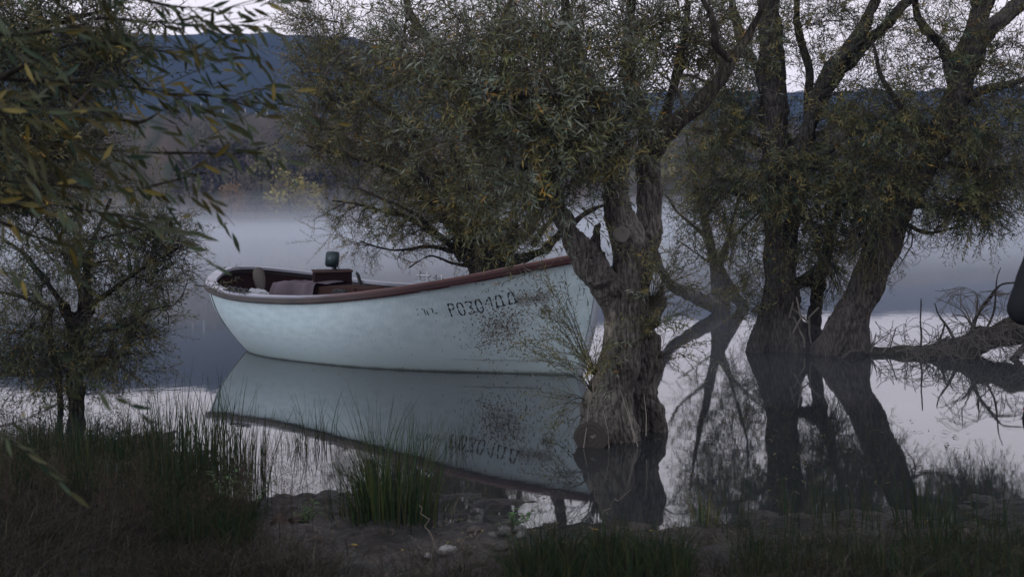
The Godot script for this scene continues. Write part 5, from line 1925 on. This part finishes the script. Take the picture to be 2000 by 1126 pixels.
func points(n: int, region: Callable) -> PackedVector3Array:
	var out := PackedVector3Array()
	var tries := 0
	while out.size() < n and tries < n * 30:
		tries += 1
		var p: Vector3 = region.call()
		if p.y > -50.0:
			out.append(p)
	return out

func plants() -> void:
	var straw := []
	var greens := []
	var fine := []
	for k in 4:
		straw.append(tuft_mesh(18, 0.14, 0.03, 0.17, 0.0022, 2.1, STRAW))
		greens.append(tuft_mesh(20, 0.08, 0.06, 0.30, 0.0034, 0.8, RUSH))
		fine.append(tuft_mesh(9, 0.10, 0.16, 0.42, 0.0030, 0.25, RUSH))
	var herbs := [seed_herb(), seed_herb(), seed_herb()]
	var on_bank := func(px0: float, px1: float, y0: float, y1: float) -> Vector3:
		var px := rr(px0, px1)
		var py := rr(y0, y1)
		var d := F * (EYE - 0.06) / (py - HY)
		var p := P(px, py, d)
		p.y = ground_y(p.x, p.z)
		return p
	# dry straw over the left foreground and along the very front
	scatter("dry_grass", straw, M.grass, points(560, func() -> Vector3:
		var p: Vector3 = on_bank.call(-80, 640, 985, 1190)
		var px := pix(p)
		if px.x > 430.0 + rr(0, 170) and px.y < 1120.0: p.y = -99.0
		return p), 0.7, 1.25, "brown dry grass matted over the left bank", "dry grass")
	scatter("front_straw", straw, M.grass, points(230, func() -> Vector3: return on_bank.call(560, 2080, 1105, 1190)), 0.5, 1.0, "brown straw along the very front of the bank", "dry grass")
	# green rushes of the left shallows
	scatter("left_rushes", greens + fine, M.grass, points(330, func() -> Vector3:
		var p: Vector3 = on_bank.call(-60, 420, 850, 1000)
		var px := pix(p)
		if px.x > 330.0 and px.y < 930.0: p.y = -99.0
		return p), 0.65, 1.2, "thick dark green rushes along the left shore", "rushes")
	scatter("front_green_grass", greens, M.grass, points(170, func() -> Vector3: return on_bank.call(320, 470, 1000, 1080)), 0.6, 1.0, "green grass below the weeds at the left shore", "grass")
	# thin reeds standing in the open water right of them
	scatter("water_reeds", fine, M.grass, points(64, func() -> Vector3: return on_bank.call(310, 500, 850, 985)), 1.1, 1.6, "sparse thin reeds standing in open water at left", "reeds")
	scatter("reed_bunch", fine, M.grass, points(12, func() -> Vector3: return on_bank.call(560, 640, 838, 862)), 0.85, 1.3, "small bunch of reeds before the boat's reflected stern", "reeds")
	scatter("middle_reeds", fine, M.grass, points(9, func() -> Vector3: return on_bank.call(780, 920, 850, 880)), 0.7, 1.05, "few thin reeds in the reflected hull", "reeds")
	# green grass right of the middle
	scatter("right_green_grass", greens, M.grass, points(150, func() -> Vector3:
		var p: Vector3 = on_bank.call(1010, 1330, 1082, 1180)
		if rng.randf() < 0.3: p.y = -99.0
		return p), 0.55, 1.0, "dark green grass on the front bank right of the mud", "grass")
	scatter("corner_green_grass", greens, M.grass, points(170, func() -> Vector3: return on_bank.call(1440, 2080, 1062, 1170)), 0.35, 0.85, "dark green grass along the right front shore", "grass")
	scatter("edge_straw", straw, M.grass, points(190, func() -> Vector3: return on_bank.call(1100, 2080, 1050, 1160)), 0.35, 0.75, "thin dry stems among the grass of the right shore", "dry grass")
	scatter("edge_reeds", fine, M.grass, points(30, func() -> Vector3: return on_bank.call(1420, 2000, 1000, 1060)), 0.5, 0.95, "thin reeds at the water's edge on the right", "reeds")
	scatter("seed_heads", herbs, M.grass, points(120, func() -> Vector3: return on_bank.call(-40, 640, 975, 1080)), 0.5, 1.0, "dry branching seed heads over the left grass", "dry grass")
	# single tufts
	var big := rush_tuft(770, 1008, 0.22, 0.60, 430, "large dense green rush tuft in front of the boat's reflection", RUSH + [Color(0.032, 0.056, 0.018), Color(0.048, 0.068, 0.018), Color(0.060, 0.066, 0.020)])
	put("outer_blades", tuft_mesh(110, 0.34, 0.15, 0.42, 0.0042, 0.55, RUSH + RUSH_DRY), M.grass, big, "stuff")
	rush_tuft(735, 985, 0.07, 0.68, 60, "tallest narrow rush tuft at the left edge of the large one", RUSH)
	rush_tuft(690, 1000, 0.14, 0.34, 60, "thin rush tuft at the left foot of the large one", RUSH)
	rush_tuft(1800, 1035, 0.16, 0.34, 110, "green rush tuft at the water's edge under the leaning reflection", RUSH)
	rush_tuft(1375, 1020, 0.07, 0.22, 50, "small olive rush tuft at the edge below the drowned willow's reflection", RUSH_DRY)
	leafy_weed(450, 1000, 0.30, "tall green leafy weed against the bright water")
	leafy_weed(490, 985, 0.22, "shorter leafy weed right of the tall one")
	leafy_weed(600, 1010, 0.12, "low leafy weed on the bank left of the rush tuft")
	leafy_weed(1000, 1018, 0.10, "low leafy weed at the edge right of the rush tuft")
	var grey := Color(0.12, 0.115, 0.11)
	stone(872, 1080, Vector3(0.040, 0.026, 0.030), Color(0.20, 0.195, 0.19), "pale rounded stone, largest and lightest on the mud")
	stone(836, 1088, Vector3(0.020, 0.014, 0.016), Color(0.17, 0.165, 0.16), "small pale stone left of the largest pale one")
	stone(985, 1040, Vector3(0.034, 0.025, 0.03), grey * 0.8, "grey stone near the water's edge")
	stone(1015, 1034, Vector3(0.04, 0.028, 0.03), grey * 0.7, "darker grey stone beside the edge stone")
	stone(960, 1046, Vector3(0.025, 0.018, 0.02), grey * 0.75, "small grey stone left of the edge stones")
	stone(1018, 1050, Vector3(0.024, 0.018, 0.02), grey, "stone with pale face below the edge stones")
	stone(925, 1040, Vector3(0.036, 0.02, 0.03), Color(0.07, 0.06, 0.055), "dark muddy stone right of the rush tuft")
	stone(980, 1078, Vector3(0.04, 0.022, 0.034), Color(0.06, 0.055, 0.05), "dark flat stone right of the pale ones")
	stone(1245, 1022, Vector3(0.06, 0.04, 0.05), Color(0.05, 0.045, 0.042), "dark clod at the waterline below the sawn stump")
	stone(545, 1004, Vector3(0.05, 0.045, 0.04), Color(0.075, 0.05, 0.042), "upright brown clod at the left waterline")
	stone(580, 1000, Vector3(0.045, 0.03, 0.04), Color(0.07, 0.05, 0.045), "low brown clod right of the upright one")
	var gold := Color(0.38, 0.24, 0.04)
	dead_leaf(940, 1047, 0.045, gold, "orange yellow leaf lying near the edge stones")
	dead_leaf(784, 1073, 0.050, gold, "yellow leaf lying left of the pale stone")
	dead_leaf(692, 1070, 0.045, gold * 0.7, "curled tan leaf lying on the left of the mud")
	dead_leaf(878, 1068, 0.05, Color(0.20, 0.22, 0.05), "green yellow leaf lying behind the pale stone")
	dead_leaf(1163, 1032, 0.035, gold, "bright yellow leaf below the near willow's foot")
	dead_leaf(1273, 1030, 0.025, gold, "small yellow leaf right of the dark clod")
	dead_leaf(1810, 1011, 0.05, gold * 0.6, "yellow stem leaf at the right waterline")
	dry_stick([855, 1085], [818, 985, 0.1], 0.05, 1.0, 0.004, "pale dry stem leaning against the large rush tuft")
	dry_stick([595, 1028], [650, 1062, 0], 0.05, 0.0, 0.004, "short pale stick lying left of the mud")
	dry_stick([825, 1075], [798, 1050, 0], 0.05, 0.0, 0.003, "thin stick lying behind the small pale stone")
	dry_stick([735, 1102], [775, 1122, 0], 0.05, 0.0, 0.003, "thin stick lying at the front of the mud")
	dry_stick([545, 1070], [585, 1072, 0], 0.05, 0.0, 0.003, "dark thin stick lying on the left straw")
	dry_stick([1178, 1000], [1232, 955, -0.25], 0.0, 1.0, 0.005, "dark twig rising from the water below the sawn stump")
	# scraps drifting on the water
	var drift := []
	for k in 3:
		var mb := MB.new()
		for i in 4:
			var a := Vector3(rr(-.09, .09), 0.004, rr(-.09, .09))
			small_leaf(mb, a, Vector3(rr(-1, 1), rr(0.0, .12), rr(-1, 1)).normalized(), Vector3.UP, rr(0.02, 0.06), rr(0.006, 0.012), pick([Color(0.06, 0.05, 0.035), Color(0.10, 0.09, 0.04), Color(0.035, 0.03, 0.028)]))
		drift.append(mb.mesh())
	scatter("floating_scraps", drift, M.grass, points(75, func() -> Vector3:
		var py: float = [rr(840, 960), rr(680, 1000), rr(850, 866)][rng.randi() % 3]
		var px := rr(500, 1000) if py < 866.0 and rng.randf() < 0.5 else rr(1290, 1900)
		var p := P(px, py, F * EYE / (py - HY))
		p.y = 0.002
		return p), 0.7, 1.3, "dark leaf scraps floating on the still water", "litter")
	# litter of clods and leaf scraps on the mud
	var bits := []
	for k in 3:
		var mb := MB.new()
		for i in 7:
			var a := Vector3(rr(-.05, .05), rr(0.002, 0.012), rr(-.05, .05))
			small_leaf(mb, a, Vector3(rr(-1, 1), rr(-.1, .3), rr(-1, 1)).normalized(), Vector3.UP, rr(0.02, 0.055), rr(0.006, 0.012), pick([Color(0.06, 0.048, 0.036), Color(0.03, 0.025, 0.022), Color(0.11, 0.085, 0.065)]))
		bits.append(mb.mesh())
	scatter("leaf_litter", bits, M.grass, points(800, func() -> Vector3: return on_bank.call(480, 2050, 1005, 1180)), 0.5, 1.2, "small dark leaf scraps littering the mud", "litter")

# ---------------------------------------------------------------- the person at the right edge
func person() -> void:
	var D := 5.75
	var base := P(2128, 1050, D)
	base.y = ground_y(base.x, base.z)
	var o := thing("person", base, "person in dark jacket and black trousers standing at the right edge, elbow bent", "person")
	o.rotation.y = -0.1
	# torso, bent arms that hold something before the chest, legs; facing the water (-z)
	var bones := chain([Vector3(0, 0.93, 0), Vector3(0, 1.10, 0), Vector3(0, 1.30, 0.01), Vector3(0, 1.43, 0.02)], [0.150, 0.150, 0.165, 0.125])
	bones += chain([Vector3(-0.07, 0.95, 0.0), Vector3(0.07, 0.95, 0.0)], [0.13, 0.13])
	bones += chain([Vector3(-0.13, 1.40, 0.01), Vector3(0.13, 1.40, 0.01)], [0.10, 0.10])
	bones += chain([Vector3(0, 1.44, 0.02), Vector3(0, 1.52, 0.0)], [0.085, 0.075])
	for sd in [-1.0, 1.0]:
		bones += chain([Vector3(0.17 * sd, 1.41, 0.01), Vector3(0.30 * sd, 1.06, 0.05), Vector3(0.17 * sd, 1.17, -0.22)], [0.078, 0.068, 0.055])
	var jm := nets(bones, 0.018, 0.05)
	for i in jm.v.size():
		jm.v[i] += jm.n[i] * (noise.get_noise_3dv(jm.v[i] * Vector3(7, 14, 7)) * 0.016)
	jm.smooth()
	var legs := []
	for sd in [-1.0, 1.0]:
		legs += chain([Vector3(0.10 * sd, 0.92, 0.0), Vector3(0.185 * sd, 0.52, -0.02), Vector3(0.16 * sd, 0.10, 0.02)], [0.115, 0.092, 0.066])
	legs += chain([Vector3(-0.08, 0.92, 0), Vector3(0.08, 0.92, 0)], [0.11, 0.11])
	var head := chain([Vector3(0, 1.50, 0.01), Vector3(0, 1.60, -0.01)], [0.062, 0.062])
	head += chain([Vector3(0, 1.655, 0.0), Vector3(0, 1.70, 0.012)], [0.082, 0.092])
	head += chain([Vector3(0, 1.60, -0.045), Vector3(0, 1.66, -0.04)], [0.052, 0.060])
	head += chain([Vector3(0, 1.665, -0.095), Vector3(0, 1.635, -0.112)], [0.010, 0.016])
	head += chain([Vector3(-0.02, 1.605, -0.092), Vector3(0.02, 1.605, -0.092)], [0.011, 0.011])
	for sd in [-1.0, 1.0]:
		head += chain([Vector3(0.088 * sd, 1.675, 0.015), Vector3(0.084 * sd, 1.635, 0.005)], [0.016, 0.010])
	put("body", nets(head, 0.008, 0.02).mesh(), M.skin, o)
	# hair cap
	var hb := chain([Vector3(0, 1.70, 0.035), Vector3(0, 1.73, 0.0)], [0.094, 0.088])
	hb += chain([Vector3(0, 1.66, 0.06), Vector3(0, 1.60, 0.055)], [0.07, 0.05])
	put("hair", nets(hb, 0.010, 0.03).mesh(), std(Color(0.02, 0.015, 0.012), 0.7), o)
	put("jacket", jm.mesh(), M.jacket, o)
	put("trousers", nets(legs, 0.018, 0.04).mesh(), M.trousers, o)
	var red := MB.new()
	for sd in [-1.0, 1.0]:
		red.tube(PackedVector3Array([Vector3(0.1835 * sd, 0.556, -0.02), Vector3(0.182 * sd, 0.568, -0.02)]), PackedFloat32Array([0.099, 0.100]), 20, Color(0.16, 0.010, 0.014))
	put("red_trim", red.mesh(), std(Color.WHITE, 0.7, true), o)
	for sd in [-1.0, 1.0]:
		# hand: palm, four fingers curled round the small camera, thumb from the side of the palm
		var w := Vector3(0.165 * sd, 1.175, -0.25)
		var hbones := chain([w, w + Vector3(-0.02 * sd, 0.02, -0.06)], [0.026, 0.030])
		for k in 4:
			var r0 := w + Vector3(-0.015 * sd - 0.004 * k * sd, 0.05 - 0.024 * k, -0.075)
			var l: float = [0.030, 0.034, 0.031, 0.025][k]
			hbones += chain([w + Vector3(-0.01 * sd, 0.03 - 0.012 * k, -0.05), r0, r0 + Vector3(-l * 0.9 * sd, 0, -0.012), r0 + Vector3(-l * 1.5 * sd, 0, 0.012)], [0.011, 0.010, 0.009, 0.008])
		hbones += chain([w + Vector3(-0.015 * sd, 0.025, -0.02), w + Vector3(-0.045 * sd, 0.05, -0.025), w + Vector3(-0.07 * sd, 0.055, -0.04)], [0.013, 0.011, 0.009])
		put("hand", nets(hbones, 0.005, 0.008).mesh(), M.skin, o)
		var bm := nets(chain([Vector3(0.16 * sd, 0.09, 0.02), Vector3(0.16 * sd, 0.05, 0.02), Vector3(0.17 * sd, 0.035, -0.13)], [0.062, 0.052, 0.042]), 0.012, 0.03)
		put("boot", bm.mesh(), std(Color(0.015, 0.014, 0.013), 0.7), o)
	var cam := MB.new()
	cam.box(Vector3(-0.065, 1.155, -0.345), Vector3(0.065, 1.235, -0.30), Color(0.012, 0.012, 0.013))
	cam.tube(PackedVector3Array([Vector3(0, 1.195, -0.345), Vector3(0, 1.195, -0.42)]), PackedFloat32Array([0.034, 0.032]), 18, Color(0.012, 0.012, 0.013), true)
	var c := put("hand_camera", cam.mesh(), std(Color.WHITE, 0.4, true))
	c.position = base
	c.rotation.y = -0.1
	tag(c, "small black camera held before the chest by the person", "camera")

# ---------------------------------------------------------------- the scene
func _ready() -> void:
	rng.seed = 20240611
	noise.seed = 11
	noise.frequency = 0.35
	noise.noise_type = FastNoiseLite.TYPE_SIMPLEX_SMOOTH
	noise.fractal_octaves = 1
	grain.seed = 5
	grain.frequency = 1.0
	grain.noise_type = FastNoiseLite.TYPE_SIMPLEX_SMOOTH
	grain.fractal_octaves = 1
	# camera
	var cam := Camera3D.new()
	cam.name = "camera"
	cam.position = Vector3(0, EYE, 0)
	cam.rotation.z = -ROLL
	var at := CameraAttributesPhysical.new()
	at.frustum_focal_length = 43.0
	at.frustum_focus_distance = 9.6
	at.frustum_near = 0.1
	at.frustum_far = 2000.0
	at.exposure_aperture = 3.5
	cam.attributes = at
	cam.projection = Camera3D.PROJECTION_FRUSTUM
	cam.near = 0.1
	cam.far = 2000.0
	cam.size = 1126.0 / F * 0.1
	cam.frustum_offset = Vector2(0, -(563.0 - HY) / F * 0.1)
	cam.current = true
	add_child(cam)
	# sky and air
	var sky := ProceduralSkyMaterial.new()
	sky.sky_top_color = Color(0.66, 0.68, 0.77).linear_to_srgb()
	sky.sky_horizon_color = Color(0.84, 0.765, 0.80).linear_to_srgb()
	sky.sky_curve = 0.22
	sky.ground_bottom_color = Color(0.03, 0.03, 0.035).linear_to_srgb()
	sky.ground_horizon_color = Color(0.10, 0.10, 0.12).linear_to_srgb()
	var env := Environment.new()
	env.background_mode = Environment.BG_SKY
	env.sky = Sky.new()
	env.sky.sky_material = sky
	env.background_energy_multiplier = 1.0
	env.tonemap_mode = Environment.TONE_MAPPER_LINEAR
	env.tonemap_exposure = 1.42
	env.fog_enabled = true
	env.fog_density = 0.0005
	env.fog_light_color = Color(0.60, 0.71, 0.96)
	env.volumetric_fog_enabled = true
	env.volumetric_fog_density = 0.0
	env.sdfgi_enabled = true
	env.ssao_enabled = true
	env.ssil_enabled = true
	var we := WorldEnvironment.new()
	we.name = "dusk_air"
	we.environment = env
	add_child(we)
	var sun := DirectionalLight3D.new()
	sun.name = "afterglow"
	sun.light_energy = 0.34
	sun.light_color = Color(0.93, 0.96, 1.0)
	sun.light_angular_distance = 30.0
	sun.shadow_enabled = true
	sun.rotation = Vector3(deg_to_rad(-15), deg_to_rad(-58), 0)
	add_child(sun)
	materials()
	shoot_sets()
	# water, ground, hills
	var wp := PlaneMesh.new()
	wp.size = Vector2(1400, 700)
	var water := put("lake_water", wp, M.water)
	water.position = Vector3(0, 0, -335)
	tag(water, "still dark lake mirroring the boat, trees and sky", "water", "", "structure")
	build_ground()
	build_far_land()
	# mist lying on the lake
	for m in [[Vector3(-30, 0.0, -64), Vector3(180, 1.9, 56), 0.0070], [Vector3(-26, 0.0, -68), Vector3(190, 2.7, 58), 0.0048], [Vector3(-22, 0.0, -72), Vector3(200, 3.5, 60), 0.0032], [Vector3(-18, 0.0, -74), Vector3(210, 4.6, 64), 0.0018], [Vector3(-14, 0.0, -76), Vector3(220, 6.2, 66), 0.0006], [Vector3(75, 0.0, -130), Vector3(280, 3.0, 140), 0.0062], [Vector3(80, 0.0, -134), Vector3(280, 5.2, 140), 0.0030], [Vector3(-4, 0.0, -36), Vector3(90, 2.2, 52), 0.019], [Vector3(-22, 0.4, -52), Vector3(22, 3.6, 14), 0.012], [Vector3(-11, 0.3, -60), Vector3(16, 4.4, 12), 0.012], [Vector3(16, 0.3, -62), Vector3(24, 3.8, 16), 0.012], [Vector3(31, 0.3, -74), Vector3(20, 5.0, 16), 0.012]]:
		var fv := FogVolume.new()
		fv.name = numbered("mist")
		fv.shape = RenderingServer.FOG_VOLUME_SHAPE_ELLIPSOID
		fv.size = m[1]
		fv.position = m[0]
		var fm := FogMaterial.new()
		fm.density = m[2]
		fm.albedo = Color(0.90, 0.92, 0.97)
		fv.material = fm
		tag(fv, "pale mist lying low over the lake", "mist", "banks of mist on the lake", "stuff")
		add_child(fv)
	build_boat()
	near_willow()
	back_willow()
	upright_willow()
	leaning_willow()
	drowned_sapling()
	left_bush()
	left_back_tree()
	fallen_trunk()
	foreground_branches()
	plants()
	person()
	# far shore
	var yel := [Color(0.26, 0.22, 0.07), Color(0.20, 0.18, 0.06), Color(0.30, 0.24, 0.09)]
	var org := [Color(0.24, 0.15, 0.07), Color(0.20, 0.12, 0.06), Color(0.17, 0.13, 0.08)]
	var gry := [Color(0.10, 0.09, 0.07), Color(0.08, 0.075, 0.06), Color(0.12, 0.10, 0.085)]
	far_tree(565, 6, 4.8, 3.6, yel, "rounded yellow green tree on the far shore, brightest there", "tree")
	far_tree(530, 12, 5.4, 3.4, [Color(0.16, 0.14, 0.06), Color(0.12, 0.11, 0.05)], "dull olive tree behind and left of the bright yellow one", "tree")
	far_tree(612, 4, 3.0, 2.0, yel, "narrow yellow tree right of the bright yellow one", "tree")
	far_tree(450, 5, 2.9, 2.0, org, "small orange tree on the far shore, right of two", "tree")
	far_tree(412, 4, 2.2, 1.8, org, "smallest orange bush on the far shore, left of two", "tree")
	far_tree(350, 8, 3.6, 3.0, gry, "grey bare tree at the left end of the far shore", "tree")
	far_tree(500, 3, 2.2, 2.6, gry, "low grey thicket between the orange and yellow trees", "tree")
	far_tree(660, 8, 4.0, 3.2, gry, "grey tree right of the narrow yellow tree", "tree")
	var far_words := ["hazy yellow tree on the far shore behind the near willow", "hazy orange tree on the far shore above the drowned willow", "hazy grey tree on the far shore left of the upright willow", "hazy grey tree on the far shore behind the upright trunk", "hazy yellow tree on the far shore between the two thick trunks", "hazy orange tree on the far shore behind the leaning trunk", "hazy grey tree on the far shore just right of the leaning trunk", "hazy grey tree on the far shore above the fallen log's branches", "hazy yellow tree on the far shore at the right edge above the person"]
	for i in 9:
		far_tree(1300 + i * 95 + rr(-20, 20), rr(3, 20), rr(6, 9), rr(5, 7), [yel, org, gry, gry][i % 4], far_words[i], "tree")
	for i in 8:
		far_tree(340 + i * 38, 78 + (i % 3) * 7, rr(1.6, 2.6), rr(3.0, 4.4), [Color(0.035, 0.042, 0.024), Color(0.045, 0.05, 0.03)], ["dark shrub on the far brow, leftmost of the row", "dark shrub on the far brow, second from the left", "dark shrub on the far brow, third from the left", "dark shrub on the far brow, fourth from the left", "dark shrub on the far brow, fourth from the right", "dark shrub on the far brow, third from the right", "dark shrub on the far brow, second from the right", "dark shrub on the far brow, rightmost of the row"][i], "shrub")
	var slope_words := ["dark bush high on the far slope near its left end", "dark bush on the far slope below the row of posts", "low dark bush halfway up the far slope at left", "small bush halfway up the far slope above the orange tree", "dark bush on the far slope above the bright yellow tree", "wide dark bush on the far slope beside the back willow"]
	for i in 6:
		far_tree([352, 428, 396, 470, 545, 625][i], [66, 58, 40, 30, 44, 52][i], rr(1.6, 2.6), rr(3.5, 6.0), [Color(0.035, 0.042, 0.024), Color(0.05, 0.048, 0.03)], slope_words[i], "shrub")
	var bare_words := ["grey bare tree on the far shore beneath the foreground leaves", "grey bare tree on the far shore left of the small orange tree", "tall grey bare tree behind the small orange tree", "brownish bare tree between the orange and the olive tree", "brownish bare tree close behind the bright yellow tree", "grey bare tree right of the bright yellow tree", "grey bare tree partly behind the back willow's twigs"]
	for i in 7:
		far_tree([378, 432, 462, 510, 588, 636, 690][i], [10, 14, 18, 16, 14, 10, 12][i], rr(3.4, 5.6), rr(2.4, 3.6), [Color(0.06, 0.052, 0.044), Color(0.085, 0.065, 0.048), Color(0.05, 0.048, 0.036)], bare_words[i], "tree")
	# pale posts along the brow
	var post := MB.new()
	post.tube(PackedVector3Array([Vector3(0, -0.4, 0), Vector3(0, 1.75, 0)]), PackedFloat32Array([0.07, 0.07]), 6, Color(0.52, 0.50, 0.47), true)
	var pm := post.mesh()
	for i in 14:
		var k := (330.0 + i * 21.5 - CX) / F
		var d := far_shore(k) + 97.0
		var o := put("vineyard_post", pm, M.twig)
		o.position = Vector3(k * d, hill_y(k, d), -d)
		tag(o, "pale post in the row along the brow of the far slope", "post", "posts along the far brow")
